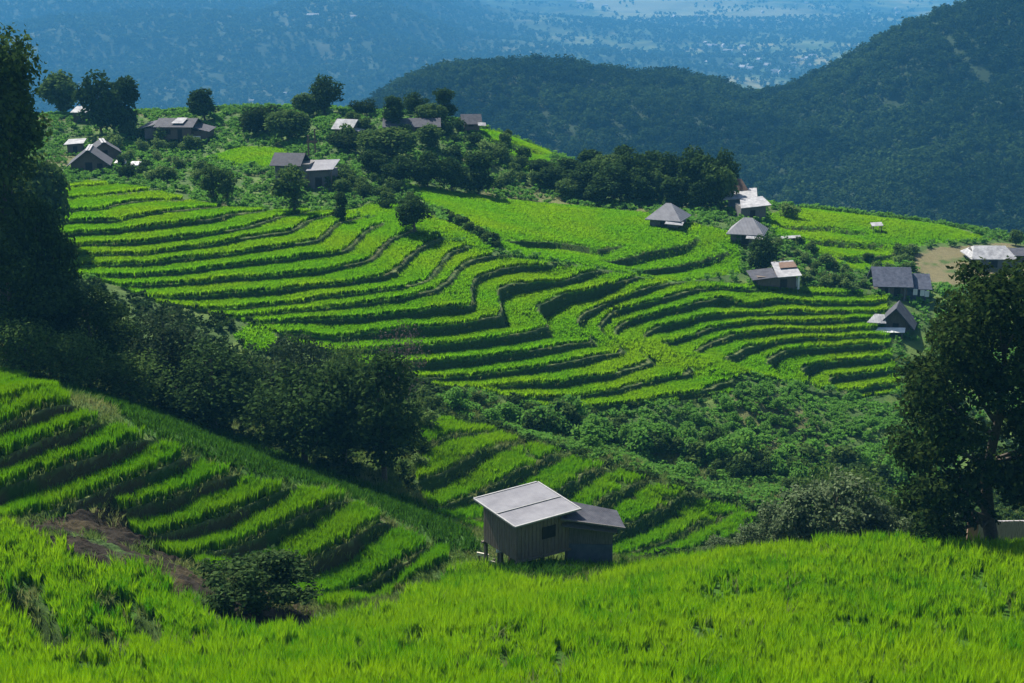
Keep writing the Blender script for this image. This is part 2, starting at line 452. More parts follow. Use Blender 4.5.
Zledge = np.zeros(Z.shape)
for l, h, rl in LEDGES:
    sel = (XX > l[:, 0].min() - rl - 1) & (XX < l[:, 0].max() + rl + 1) & (YY > l[:, 1].min() - rl - 1) & (YY < l[:, 1].max() + rl + 1)
    x, y = XX[sel], YY[sel]
    best = np.full(x.shape, 1e9); side = np.zeros(x.shape); tt = np.zeros(x.shape)
    for i in range(len(l) - 1):
        p, q = l[i], l[i + 1]; d = q - p; L = np.hypot(*d) + 1e-9
        t = np.clip(((x - p[0]) * d[0] + (y - p[1]) * d[1]) / L ** 2, 0, 1)
        ex, ey = x - p[0] - t * d[0], y - p[1] - t * d[1]
        dd = np.hypot(ex, ey); b = dd < best
        best[b] = dd[b]; side[b] = (ex * d[1] - ey * d[0])[b]; tt[b] = ((i + t) / (len(l) - 1))[b]
    wob = (fbm(x / 1.5, y / 1.5, 61, 2) - 0.5) * 0.3
    sd = np.where(side > 0, best, -best) + wob
    fade = np.clip(np.minimum(tt, 1 - tt) * 5, 0, 1)
    cut = np.clip(sd / 0.3, 0, 1) * np.clip(1 - sd / rl, 0, 1) * h * fade
    Z[sel] -= cut
    bb = (sd > -0.25) & (sd < (0.85 if l[:, 1].max() < 80 else 0.4)) & (fade > 0.15)
    tmp = INR[sel]; tmp[bb] = False; INR[sel] = tmp
    tmp = BANK[sel]; tmp[bb] = 1; BANK[sel] = tmp
Z += np.where(near, (fbm(XX / 2.2, YY / 2.2, 71, 3) - 0.5) * 0.18 + (fbm(XX / 0.6, YY / 0.6, 77, 2) - 0.5) * 0.07 * (YY < 110), 0)
Z += MASK['soil'] * ((fbm(XX / 1.3, YY / 1.3, 81, 3) - 0.5) * 0.8 + (fbm(XX / 0.35, YY / 0.35, 85, 2) - 0.5) * 0.3)
Z += MASK['scrub'] * (fbm(XX / 5, YY / 5, 83, 3) - 0.5) * 2.0

def ground(X, Y):                        # height of the finished sheet
    X = np.asarray(X, float); Y = np.asarray(Y, float)
    i = np.clip(np.searchsorted(Yr, Y) - 1, 0, len(Yr) - 2)
    ty = np.clip((Y - Yr[i]) / (Yr[i + 1] - Yr[i]), 0, 1)
    uq = np.clip(X / np.maximum(Y, 40), Ur[0], Ur[-1])
    j = np.clip(np.searchsorted(Ur, uq) - 1, 0, NU - 2); tx = (uq - Ur[j]) / (Ur[j + 1] - Ur[j])
    return (Z[i, j] * (1 - tx) + Z[i, j + 1] * tx) * (1 - ty) + (Z[i + 1, j] * (1 - tx) + Z[i + 1, j + 1] * tx) * ty

def spot(px, py, y0=40, y1=320):         # where a picture ray meets the finished ground
    a, b = ray(px, py)
    Ys = y0 * (y1 / y0) ** np.linspace(0, 1, 2500)
    d = b * Ys - ground(a * Ys, Ys)
    k = np.where((d[:-1] > 0) & (d[1:] <= 0))[0]
    Y = Ys[k[0] + 1] if len(k) else Ys[np.argmin(np.abs(d))]
    return np.array([a * Y, Y, float(ground(a * Y, Y))])

def mpp(p):                              # metres per picture pixel at a point
    return (p[1] * CT - p[2] * ST) / F

# ground colours: what the ground is made of; banks also carry the shade of the risers
def lerp(c, d, m): return c + (np.asarray(d) - c) * m[..., None]
C = np.zeros(Z.shape + (3,)); C[:] = (0.045, 0.085, 0.02)
n1 = fbm(XX / 3, YY / 3, 91, 4); n2 = fbm(XX / 14, YY / 14, 95, 3)
C = lerp(C, (0.10, 0.15, 0.035), sstep(0.5, 0.7, n1) * 0.7)
C = lerp(C, (0.12, 0.10, 0.05), sstep(0.58, 0.7, n2) * 0.5)
C = lerp(C, (0.03, 0.08, 0.006), INR * 1.0)
C = lerp(C, (0.075, 0.20, 0.004), INR * (YY > 128))
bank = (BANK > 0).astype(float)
C = lerp(C, (0.026, 0.055, 0.008), bank * 0.9)  # riser shade put into the bank colour
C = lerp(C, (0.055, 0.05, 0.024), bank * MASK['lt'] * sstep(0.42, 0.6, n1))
lipm = ((TREAD > 0) & (TREAD < 0.28) & PATH).astype(float) + ((TREAD > 0) & (TREAD < 0.5) & PATH & MASK['am'])
C = lerp(C, (0.13, 0.16, 0.055), np.clip(lipm, 0, 1) * sstep(0.40, 0.55, fbm(XX / 0.9, YY / 0.9, 93, 2)) * 0.85)
C = lerp(C, (0.020, 0.0155, 0.0105), MASK['soil'] * sstep(0.3, 0.45, n1 + 0.1))
C = lerp(C, (0.045, 0.035, 0.018), MASK['soil'] * sstep(0.52, 0.62, n1))
C = lerp(C, (0.13, 0.115, 0.06), MASK['tan'] * sstep(0.40, 0.56, n1 + 0.05) * sstep(0.75, 0.5, n2))
C = lerp(C, (0.05, 0.12, 0.02), MASK['strip'].astype(float))
farm = sstep(300, 420, YY)
cf = np.zeros(C.shape); cf[:] = (0.012, 0.025, 0.009)
fn = fbm(XX / 260, YY / 420, 101, 4); fm = fbm(XX / 90, YY / 150, 105, 3)
plain = np.clip(sstep(-0.02, 0.08, UU) + sstep(4200, 5200, YY) + 0.06, 0, 1)
flat = 1 - sstep(0.05, 0.22, np.abs(gY) + np.abs(gX))
cf = lerp(cf, (0.10, 0.12, 0.045), sstep(0.50, 0.62, fn) * sstep(1700, 2300, YY) * (0.25 + 0.75 * flat) * plain)
cf = lerp(cf, (0.17, 0.16, 0.085), sstep(0.56, 0.66, fm) * sstep(0.46, 0.56, fn) * sstep(1700, 2300, YY) * (0.15 + 0.85 * plain))
cf = lerp(cf, (0.045, 0.075, 0.028), sstep(0.5, 0.6, fbm(XX / 40, YY / 60, 109, 3)) * 0.7 * plain)
cf = lerp(cf, (0.19, 0.19, 0.11), sstep(4300, 5500, YY) * sstep(0.42, 0.60, fbm(XX / 420, YY / 700, 113, 4)) * 0.8)
cf = lerp(cf, (0.014, 0.028, 0.009), (YY < 1500) * 1.0)
C = C * (1 - farm[..., None]) + cf * farm[..., None]

nr, nc = Z.shape
idx = np.arange(nr * nc).reshape(nr, nc)
quads = np.stack([idx[:-1, :-1], idx[:-1, 1:], idx[1:, 1:], idx[1:, :-1]], -1).reshape(-1, 4)
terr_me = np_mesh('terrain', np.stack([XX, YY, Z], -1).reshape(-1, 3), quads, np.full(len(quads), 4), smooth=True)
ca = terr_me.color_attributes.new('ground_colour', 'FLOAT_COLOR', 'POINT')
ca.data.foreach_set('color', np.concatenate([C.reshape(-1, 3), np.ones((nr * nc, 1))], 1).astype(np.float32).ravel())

# ------------------------------------------------------------------ materials
def new_mat(name):
    m = bpy.data.materials.new(name); m.use_nodes = True
    t = m.node_tree
    for n in list(t.nodes): t.nodes.remove(n)
    return m, t, t.nodes.new('ShaderNodeOutputMaterial')
def N(t, kind, **kw):
    n = t.nodes.new(kind)
    for k, v in kw.items():
        if k in n.inputs.keys(): n.inputs[k].default_value = v
        else: setattr(n, k, v)
    return n
def mixrgb(t, a, b, fac, blend='MIX'):
    n = t.nodes.new('ShaderNodeMix'); n.data_type = 'RGBA'; n.blend_type = blend
    for s, v in ((6, a), (7, b), (0, fac)):
        if hasattr(v, 'is_linked') or hasattr(v, 'links'): t.links.new(v, n.inputs[s])
        else: n.inputs[s].default_value = v if s == 0 else (*v, 1)
    return n.outputs[2]
def ramp(t, src, a, b):
    n = t.nodes.new('ShaderNodeMapRange'); n.inputs[1].default_value = a; n.inputs[2].default_value = b
    t.links.new(src, n.inputs[0]); return n.outputs[0]

def foliage(name, c1, c2, c3=None, trans=0.4, gloss=0.0, scale=0.15, rough=0.4, tint=False, up=0.0):
    m, t, out = new_mat(name)
    geo = N(t, 'ShaderNodeNewGeometry')
    tc = N(t, 'ShaderNodeTexCoord')
    noi = N(t, 'ShaderNodeTexNoise', Scale=scale, Detail=3.0)
    t.links.new(geo.outputs['Position'], noi.inputs['Vector'])
    if tint:
        ta = N(t, 'ShaderNodeAttribute'); ta.attribute_name = 'tint'
        mm = N(t, 'ShaderNodeMath', operation='MULTIPLY_ADD'); t.links.new(geo.outputs['Random Per Island'], mm.inputs[0]); mm.inputs[1].default_value = 0.35
        m2 = N(t, 'ShaderNodeMath', operation='MULTIPLY_ADD'); t.links.new(ta.outputs['Fac'], m2.inputs[0]); m2.inputs[1].default_value = 0.65
        m2.inputs[2].default_value = 0.0
        t.links.new(m2.outputs[0], mm.inputs[2])
        col = mixrgb(t, c1, c2, mm.outputs[0])
    else:
        col = mixrgb(t, c1, c2, geo.outputs['Random Per Island'])
    if c3: col = mixrgb(t, col, c3, ramp(t, noi.outputs[0], 0.42, 0.66))
    d = N(t, 'ShaderNodeBsdfDiffuse'); tr = N(t, 'ShaderNodeBsdfTranslucent')
    t.links.new(col, d.inputs[0]); t.links.new(col, tr.inputs[0])
    if up > 0:
        vm = N(t, 'ShaderNodeVectorMath', operation='SCALE'); t.links.new(geo.outputs['Normal'], vm.inputs[0]); vm.inputs['Scale'].default_value = 1 - up
        va = N(t, 'ShaderNodeVectorMath', operation='ADD'); t.links.new(vm.outputs[0], va.inputs[0]); va.inputs[1].default_value = (0, 0, up)
        vn = N(t, 'ShaderNodeVectorMath', operation='NORMALIZE'); t.links.new(va.outputs[0], vn.inputs[0])
        t.links.new(vn.outputs[0], d.inputs['Normal'])
    mx = N(t, 'ShaderNodeMixShader'); mx.inputs[0].default_value = trans
    t.links.new(d.outputs[0], mx.inputs[1]); t.links.new(tr.outputs[0], mx.inputs[2])
    last = mx.outputs[0]
    if gloss > 0:
        g = N(t, 'ShaderNodeBsdfGlossy'); g.inputs['Roughness'].default_value = rough
        g.inputs['Color'].default_value = (0.9, 0.95, 0.9, 1)
        mg = N(t, 'ShaderNodeMixShader'); mg.inputs[0].default_value = gloss
        t.links.new(last, mg.inputs[1]); t.links.new(g.outputs[0], mg.inputs[2]); last = mg.outputs[0]
    t.links.new(last, out.inputs[0])
    return m

def solid(name, c1, c2, scale=4.0, rough=0.8, bump=0.3, wave=None, spec=0.3, metallic=0.0, stretch=(1, 1, 1)):
    m, t, out = new_mat(name)
    p = N(t, 'ShaderNodeBsdfPrincipled'); p.inputs['Roughness'].default_value = rough
    p.inputs['Specular IOR Level'].default_value = spec; p.inputs['Metallic'].default_value = metallic
    tc = N(t, 'ShaderNodeTexCoord'); mp = N(t, 'ShaderNodeMapping'); mp.inputs['Scale'].default_value = stretch
    t.links.new(tc.outputs['Object'], mp.inputs[0])
    noi = N(t, 'ShaderNodeTexNoise', Scale=scale, Detail=6.0, Roughness=0.65); t.links.new(mp.outputs[0], noi.inputs[0])
    t.links.new(mixrgb(t, c1, c2, ramp(t, noi.outputs[0], 0.35, 0.65)), p.inputs['Base Color'])
    h = noi.outputs[0]
    if wave:
        wv = N(t, 'ShaderNodeTexWave', Scale=wave[0]); wv.bands_direction = wave[1]; t.links.new(tc.outputs['Object'], wv.inputs[0])
        h = wv.outputs['Fac']
    b = N(t, 'ShaderNodeBump', Strength=bump, Distance=0.05); t.links.new(h, b.inputs['Height']); t.links.new(b.outputs[0], p.inputs['Normal'])
    t.links.new(p.outputs[0], out.inputs[0])
    return m

# the ground
mt, t, out = new_mat('ground')
at_ = N(t, 'ShaderNodeAttribute'); at_.attribute_name = 'ground_colour'
geo = N(t, 'ShaderNodeNewGeometry')
noi = N(t, 'ShaderNodeTexNoise', Scale=1.6, Detail=8.0, Roughness=0.7); t.links.new(geo.outputs['Position'], noi.inputs['Vector'])
noi2 = N(t, 'ShaderNodeTexNoise', Scale=7.0, Detail=6.0, Roughness=0.7); t.links.new(geo.outputs['Position'], noi2.inputs['Vector'])
dark = mixrgb(t, (0.55, 0.55, 0.55), (1.5, 1.5, 1.45), noi.outputs[0])
c = mixrgb(t, at_.outputs[0], dark, 1.0, 'MULTIPLY')
p = N(t, 'ShaderNodeBsdfPrincipled'); p.inputs['Roughness'].default_value = 0.95; p.inputs['Specular IOR Level'].default_value = 0.1
t.links.new(c, p.inputs['Base Color'])
b = N(t, 'ShaderNodeBump', Strength=0.7, Distance=0.25); t.links.new(noi2.outputs[0], b.inputs['Height']); t.links.new(b.outputs[0], p.inputs['Normal'])
t.links.new(p.outputs[0], out.inputs[0])
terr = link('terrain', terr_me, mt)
tag(terr, 'terraced hillsides falling to a hazy valley plain', 'terrain', kind='structure')

RICE = foliage('rice_leaf', (0.09, 0.285, 0.002), (0.125, 0.315, 0.002), (0.165, 0.325, 0.002), trans=0.3, scale=0.10, tint=True, up=0.85)
RICE_M = foliage('rice_leaf_mid', (0.085, 0.28, 0.002), (0.135, 0.33, 0.002), (0.165, 0.33, 0.002), trans=0.35, scale=0.12, tint=True, up=0.65)
RICE_N = foliage('rice_leaf_near', (0.03, 0.17, 0.002), (0.21, 0.37, 0.003), (0.19, 0.33, 0.003), trans=0.45, scale=0.16, tint=True, up=0.35)
GRASS = foliage('wild_grass', (0.05, 0.11, 0.015), (0.12, 0.19, 0.04), (0.16, 0.18, 0.06), trans=0.4, scale=0.3)
GRASS_SHADE = foliage('long_grass', (0.018, 0.065, 0.005), (0.05, 0.13, 0.009), trans=0.45, scale=0.3)  # grass green darkened to carry the tree shade over the strip
LEAF_SCRUB = foliage('scrub_leaf', (0.04, 0.13, 0.018), (0.11, 0.22, 0.035), (0.09, 0.22, 0.03), trans=0.45, scale=0.1, up=0.4)
LEAF_DARK = foliage('dark_leaf', (0.015, 0.034, 0.010), (0.040, 0.075, 0.018), trans=0.25)
LEAF_GULLY = foliage('gully_leaf', (0.016, 0.034, 0.011), (0.05, 0.075, 0.034), trans=0.25)
LEAF_LEFT = foliage('left_leaf', (0.02, 0.045, 0.010), (0.06, 0.10, 0.02), trans=0.3)
LEAF_MID = foliage('mid_leaf', (0.035, 0.075, 0.018), (0.08, 0.13, 0.03), trans=0.35)
LEAF_PALE = foliage('pale_leaf', (0.07, 0.13, 0.03), (0.14, 0.21, 0.06), trans=0.4)
LEAF_SILVER_GLINT = foliage('silver_glint_leaf', (0.03, 0.06, 0.018), (0.13, 0.17, 0.085), trans=0.3, up=0.2)  # paler random leaf tone painted in place of gloss for the glints
LEAF_OLIVE = foliage('olive_leaf', (0.010, 0.026, 0.007), (0.032, 0.052, 0.012), trans=0.25)
LEAF_GLINT = foliage('glossy_leaf', (0.012, 0.032, 0.010), (0.06, 0.10, 0.03), trans=0.35)
LEAF_RUST = foliage('rusty_twig', (0.075, 0.055, 0.05), (0.13, 0.10, 0.09), trans=0.2)
LEAF_FAR_SHADE = foliage('forest_leaf_shade', (0.007, 0.019, 0.006), (0.020, 0.038, 0.010), (0.035, 0.065, 0.016), trans=0.25, scale=0.012)  # leaf colour darkened to hold the shade on the mountain face
LEAF_VALLEY = foliage('valley_leaf', (0.02, 0.036, 0.014), (0.045, 0.07, 0.025), trans=0.2, scale=0.01)
BARK = solid('bark', (0.05, 0.04, 0.03), (0.10, 0.085, 0.065), 6, 0.9, 0.6)
WOOD_DARK = solid('weathered_wood', (0.07, 0.052, 0.04), (0.13, 0.10, 0.08), 3, 0.85, 0.4, stretch=(6, 6, 0.6))
HUT_WOOD = solid('hut_boards', (0.10, 0.078, 0.062), (0.18, 0.145, 0.12), 3, 0.85, 0.4, stretch=(6, 6, 0.6))
WOOD_GREY = solid('grey_wood', (0.075, 0.07, 0.07), (0.14, 0.13, 0.125), 3, 0.85, 0.4, stretch=(6, 6, 0.6))
WOOD_TAN = solid('pale_wood', (0.42, 0.38, 0.30), (0.58, 0.54, 0.46), 3, 0.8, 0.2)
TIN = solid('tin_roof', (0.13, 0.13, 0.145), (0.185, 0.185, 0.20), 0.9, 0.75, 0.35, wave=(1.6, 'X'), spec=0.12)
TIN_PALE = solid('pale_tin_roof', (0.17, 0.17, 0.18), (0.34, 0.34, 0.345), 1.3, 0.75, 0.35, wave=(1.6, 'X'), spec=0.12)
TIN_DARK = solid('dark_tin_roof', (0.035, 0.037, 0.048), (0.065, 0.067, 0.08), 1.6, 0.8, 0.4, wave=(2.2, 'X'), spec=0.12)
TILE_BLUE = solid('slate_roof', (0.045, 0.052, 0.075), (0.09, 0.10, 0.13), 2.2, 0.8, 0.4, wave=(2.5, 'Y'), spec=0.12)
EDGE = solid('roof_edge', (0.20, 0.20, 0.20), (0.28, 0.28, 0.27), 3, 0.6, 0.1)
PLASTER = solid('pale_plaster', (0.45, 0.45, 0.44), (0.6, 0.59, 0.57), 2, 0.8, 0.1)
BLUE_WALL = solid('blue_panel', (0.05, 0.065, 0.095), (0.085, 0.10, 0.13), 2, 0.7, 0.1)
BAMBOO = solid('woven_bamboo', (0.22, 0.20, 0.21), (0.42, 0.40, 0.41), 5, 0.8, 0.5, stretch=(5, 5, 0.5))
RUST = solid('rust_brown', (0.085, 0.05, 0.035), (0.15, 0.09, 0.06), 3, 0.8, 0.3)
PANEL = solid('brown_panel', (0.22, 0.14, 0.10), (0.32, 0.21, 0.15), 3, 0.8, 0.3)
DARK = solid('dark_opening', (0.012, 0.011, 0.01), (0.025, 0.022, 0.02), 3, 0.9, 0.1)

# ------------------------------------------------------------------ crops and grasses
def sample_mask(mask, density, jitter=True, rows=None):
    """points on the sheet where mask holds; density (per square metre) may be an array"""
    m = mask[:-1, :-1]
    A = (dXr[:-1, :-1] * dYr[:-1]) * m
    lam = A * (density[:-1, :-1] if hasattr(density, 'shape') else density)
    n = R.poisson(lam)
    i, j = np.nonzero(n)
    k = n[i, j]
    i = np.repeat(i, k); j = np.repeat(j, k)
    a = R.random(len(i)); b = R.random(len(i))
    Y = Yr[i] + a * (Yr[i + 1] - Yr[i])
    X = XX[i, j] + b * (XX[i, j + 1] - XX[i, j]) + a * (XX[i + 1, j] - XX[i, j])
    z = ground(X, Y)
    return np.stack([X, Y, z], 1)

def tufts(name, P, h, nb, wid, spread, lean, mat, hvar=0.25, even=0.0):
    n = len(P); ti = np.clip(0.5 + 0.28 * R.normal(size=n) + 1.3 * (fbm(P[:, 0] / 1.7, P[:, 1] / 1.7, 151, 3) - 0.5), 0, 1)
    ti = np.repeat(ti, nb * 5)
    h = np.broadcast_to(np.asarray(h, float), (n,))
    P = np.repeat(P, nb, 0); H = np.repeat(h * (1 + hvar * (R.random(n) - 0.5) * 2), nb)
    k = len(P)
    ang = R.random(k) * 2 * np.pi; r = spread * np.sqrt(R.random(k))
    d = np.stack([np.cos(ang), np.sin(ang)], 1)
    H = H * (0.75 + 0.2 * even + (0.4 - 0.25 * even) * R.random(k))
    base = P.copy(); base[:, :2] += d * r[:, None]; base[:, 2] -= 0.04
    L = H * lean * (0.3 + 0.9 * R.random(k))
    mid = base.copy(); mid[:, :2] += d * (L * 0.35)[:, None]; mid[:, 2] += H * 0.62
    tip = base.copy(); tip[:, :2] += d * L[:, None]; tip[:, 2] += H
    a2 = R.random(k) * np.pi
    s = np.stack([np.cos(a2), np.sin(a2), np.zeros(k)], 1) * (wid * 0.5 * (0.7 + 0.6 * R.random(k)))[:, None]
    V = np.stack([base - s * 0.7, base + s * 0.7, mid + s, mid - s, tip], 1).reshape(-1, 3)
    o = np.arange(k)[:, None] * 5
    loops = np.concatenate([o + 0, o + 1, o + 2, o + 3, o + 3, o + 2, o + 4], 1)
    me = np_mesh(name, V, loops, np.tile([4, 3], k))
    me.attributes.new('tint', 'FLOAT', 'POINT').data.foreach_set('value', ti.astype(np.float32))
    return link(name, me, mat)

clump = 0.55 + 0.9 * fbm(XX / 1.6, YY / 1.6, 121, 3)
def near_mask(k, extra=None):
    m = MASK[k] & INR
    return m
inv = (YY < 100)
# rice right in front
m = near_mask('near')
thin = sstep(0.33, 0.42, fbm(XX / 2.0, YY / 2.6, 131, 3)) * 0.75 + 0.25
P = sample_mask(m & (YY > 41), 10.0 * thin)
hh = 0.62 + 0.5 * (fbm(P[:, 0] / 3.2, P[:, 1] / 3.2, 141, 3) - 0.35)
o = tufts('rice', P, hh * 1.1, 19, 0.046, 0.085, 0.26, RICE_N, 0.4)
tag(o, 'bright green rice filling the nearest slope along the bottom of the photo', 'rice', kind='stuff')
P = sample_mask(MASK['lt'] & INR, 19.0)
o = tufts('rice', P, 0.92, 14, 0.05, 0.11, 0.26, RICE_M, 0.06, 1.0)
tag(o, 'rice in long narrow bands on the left terraces above bare earth', 'rice', kind='stuff')
P = sample_mask(MASK['pt'] & INR, 14.0)
o = tufts('rice', P, 0.70, 11, 0.055, 0.14, 0.36, RICE_M, 0.08, 1.0)
tag(o, 'rice on the small curved terraces just behind the stilt hut', 'rice', kind='stuff')
P = sample_mask(MASK['am'] & INR, 22.0)
o = tufts('rice', P, 0.62, 7, 0.075, 0.15, 0.5, RICE, 0.05, 1.0)
tag(o, 'rice sweeping in curved bands round the wide terraced bowl', 'rice', kind='stuff')
P = sample_mask((MASK['f1'] | MASK['f2'] | MASK['f3'] | MASK['f4'] | MASK['f5'] | MASK['f6']) & INR, 13.0)
o = tufts('rice', P, 0.38, 7, 0.07, 0.2, 0.6, RICE, 0.06, 1.0)
tag(o, 'rice on the upper fields between the bowl and the hill village', 'rice', kind='stuff')
# wild grass on banks, bunds, the shaded strip and open ground
gm = ((BANK > 0) & ~MASK['strip']) | ((YY > 64) & ~INR & ~MASK['soil'] & (Zs > -60) & (np.abs(UU) < 0.6)) | (MASK['soil'] & (fbm(XX / 1.5, YY / 1.5, 161, 2) > 0.56))
P = sample_mask(MASK['strip'] & (BANK <= 0), 9.0)
o = tufts('long_grass', P, 0.55, 9, 0.055, 0.2, 0.4, GRASS_SHADE)
tag(o, 'long green grass in the shaded strip between the gully trees and the left terraces', 'grass', kind='stuff')
gm &= ~MASK['strip']
weed = MASK['near'] & (fbm(XX / 0.8, YY / 0.8, 171, 2) > 0.72) & (YY > 41)
P = sample_mask(weed, 5.0)
o = tufts('weeds', P, 0.7, 7, 0.05, 0.15, 0.8, GRASS)
tag(o, 'pale weeds and dry stalks dotted through the nearest rice', 'weeds', kind='stuff')
P = sample_mask(gm & near & (YY < 135), 8.0)
o = tufts('wild_grass', P, 0.3 + 0.25 * R.random(len(P)), 7, 0.05, 0.2, 0.7, GRASS)
tag(o, 'wild grass on the near banks and the shaded strip below the trees', 'grass', kind='stuff')
P = sample_mask((BANK > 0) & (YY >= 135) & near, 3.0)
o = tufts('wild_grass', P, 0.3, 6, 0.08, 0.25, 0.7, GRASS)
tag(o, 'short wild grass on the banks of the terraced bowl', 'grass', kind='stuff')

# ------------------------------------------------------------------ leaves, crowns, trunks
def leaf_quads(rng, pos, nrm, L, wf=0.62):
    k = len(pos)
    t = rng.normal(size=(k, 3)); t -= nrm * (t * nrm).sum(1, keepdims=True)
    t /= np.linalg.norm(t, axis=1, keepdims=True) + 1e-9
    b = np.cross(nrm, t)
    L = (L * (0.6 + 0.8 * rng.random(k)))[:, None]
    W = L * wf * 0.5
    V = np.stack([pos - t * L * 0.5, pos + b * W - nrm * L * 0.08, pos + t * L * 0.5 - nrm * L * 0.16, pos - b * W - nrm * L * 0.08], 1)
    return V
def crown_pts(rng, lobes, n, inner=0.45):
    lobes = np.asarray(lobes, float)
    wgt = (lobes[:, 3] * lobes[:, 4] + lobes[:, 3] * lobes[:, 5]); wgt = wgt / wgt.sum()
    k = rng.choice(len(lobes), n, p=wgt)
    d = rng.normal(size=(n, 3)); d /= np.linalg.norm(d, axis=1, keepdims=True)
    r = 1 - inner * rng.random(n) ** 1.6
    r = r * (1 + 0.16 * np.sin(d[:, 0] * 7 + k) * np.sin(d[:, 1] * 6 + 2 * k) + 0.10 * rng.normal(size=n))
    pos = lobes[k, :3] + d * r[:, None] * lobes[k, 3:6]
    nr_ = d * 0.7 + rng.normal(size=(n, 3)) * 0.6 + np.array([0, 0, 0.45])
    nr_ /= np.linalg.norm(nr_, axis=1, keepdims=True)
    return pos, nr_
def leaves_mesh(name, V):
    k = len(V)
    return np_mesh(name, V.reshape(-1, 3), np.arange(k * 4), np.full(k, 4))
def tube_into(Vs, Fs, pts, rad, n=7):
    pts = np.asarray(pts, float); o = sum(len(v) for v in Vs)
    ring = []
    for i, p in enumerate(pts):
        d = pts[min(i + 1, len(pts) - 1)] - pts[max(i - 1, 0)]
        d = d / (np.linalg.norm(d) + 1e-9)
        a = np.cross(d, [0.3, 0.9, 0.1]); a /= np.linalg.norm(a) + 1e-9
        b = np.cross(d, a)
        th = np.arange(n) / n * 2 * np.pi
        ring.append(p + rad[i] * (np.cos(th)[:, None] * a + np.sin(th)[:, None] * b))
    Vs.append(np.concatenate(ring))
    for i in range(len(pts) - 1):
        for j in range(n):
            Fs.append((o + i * n + j, o + i * n + (j + 1) % n, o + (i + 1) * n + (j + 1) % n, o + (i + 1) * n + j))
def trunk_mesh(name, rng, H, r0, lobes, top=0.75, maxb=9):
    Vs, Fs = [], []
    n = 7
    zs = np.linspace(-0.3, H * top, n)
    bend = np.cumsum(rng.normal(size=(n, 2)) * H * 0.012, 0)
    line = np.stack([bend[:, 0], bend[:, 1], zs], 1); line[0, :2] = 0
    tube_into(Vs, Fs, line, r0 * np.linspace(1.15, 0.3, n))
    for l in list(lobes)[:maxb]:
        z = min(max(l[2] - l[5] * 0.8 - 0.15 * H, 0.12 * H), H * top * 0.95)
        s = np.array([np.interp(z, zs, line[:, 0]), np.interp(z, zs, line[:, 1]), z])
        e = np.array(l[:3]); m = (s + e) / 2 + np.array([0, 0, -0.04 * H])
        rr = r0 * np.interp(z, zs, np.linspace(0.75, 0.3, n)) * 0.6
        tube_into(Vs, Fs, [s, m, e], [rr, rr * 0.65, rr * 0.25], 5)
    V = np.concatenate(Vs)
    return np_mesh(name, V, np.array(Fs), np.full(len(Fs), 4), smooth=True)
def make_lobes(rng, H, W, tf, n, shape='round', lr=(0.3, 0.46)):
    zc, rz, rx = H * (tf + (1 - tf) / 2), H * (1 - tf) / 2, W / 2
    out = []
    for i in range(n):
        d = rng.normal(size=3); d /= np.linalg.norm(d)
        q = 0.45 + 0.3 * rng.random()
        k = lr[0] + (lr[1] - lr[0]) * rng.random()
        zz = d[2] * q
        sx = 1.0
        if shape == 'cone': sx = 1.05 - 0.6 * (zz + 0.7) / 1.4
        if shape == 'dome': sx = 1.0 if zz < 0.1 else 0.85
        rr = k * min(rx, rz * 1.3)
        out.append((d[0] * q * rx * sx, d[1] * q * rx * sx, zc + zz * rz, rr * 1.1, rr * 1.1, rr * 0.85))
    out.append((0, 0, zc, rx * 0.5, rx * 0.5, rz * 0.55))
    return out
PROTO = {}
def proto(key, seed, H, W, tf, nl, nleaf, leaf, mat, shape='round', r0=None, lr=(0.34, 0.5), inner=0.45, wf=0.62):
    rng = np.random.default_rng(seed)
    lob = make_lobes(rng, H, W, tf, nl, shape, lr)
    pos, nrm = crown_pts(rng, lob, nleaf, inner)
    cm = leaves_mesh('crown', leaf_quads(rng, pos, nrm, leaf, wf)); cm.materials.append(mat)
    tm = trunk_mesh('trunk', rng, H, r0 or H * 0.022, lob); tm.materials.append(BARK)
    PROTO[key] = (cm, tm, H, W)
    return PROTO[key]
def plant(name, key, loc, h, wd, label, cat, group=None, rz=None, crown='crown', stem='trunk'):
    cm, tm, H, W = PROTO[key]
    e = empty(name, loc, R.random() * 6.28 if rz is None else rz)
    e.scale = (wd / W, wd / W, h / H)
    tag(e, label, cat, group)
    a = bpy.data.objects.new(crown, cm); COL.objects.link(a); a.parent = e
    b = bpy.data.objects.new(stem, tm); COL.objects.link(b); b.parent = e
    return e
# kinds of tree and bush
proto('dense', 1, 8, 6.5, 0.02, 15, 3400, 0.55, LEAF_DARK)
proto('dense2', 2, 8, 6.0, 0.02, 12, 3400, 0.55, LEAF_DARK, shape='dome')
proto('dense3', 12, 8, 5.5, 0.02, 13, 3400, 0.55, LEAF_DARK, shape='cone')
proto('mid', 3, 7, 6.5, 0.02, 14, 3400, 0.55, LEAF_MID)
proto('mid2', 4, 7, 5.5, 0.02, 11, 3400, 0.55, LEAF_MID, shape='cone')
proto('olive', 5, 7, 7.0, 0.02, 14, 3400, 0.55, LEAF_OLIVE)
proto('ball', 6, 5, 5.0, 0.2, 26, 2600, 0.42, LEAF_DARK, shape='dome', r0=0.2, lr=(0.34, 0.42))
proto('column', 7, 9, 4.5, 0.02, 18, 1900, 0.5, LEAF_MID, shape='round')
proto('bush', 8, 2, 2.6, 0.0, 9, 800, 0.30, LEAF_MID, r0=0.05)
proto('bush2', 9, 2, 2.8, 0.0, 8, 800, 0.30, LEAF_PALE, r0=0.05)
proto('bushd', 10, 2, 2.6, 0.0, 9, 800, 0.30, LEAF_DARK, r0=0.05)
proto('scrub', 13, 2, 2.8, 0.0, 9, 800, 0.30, LEAF_SCRUB, r0=0.05)
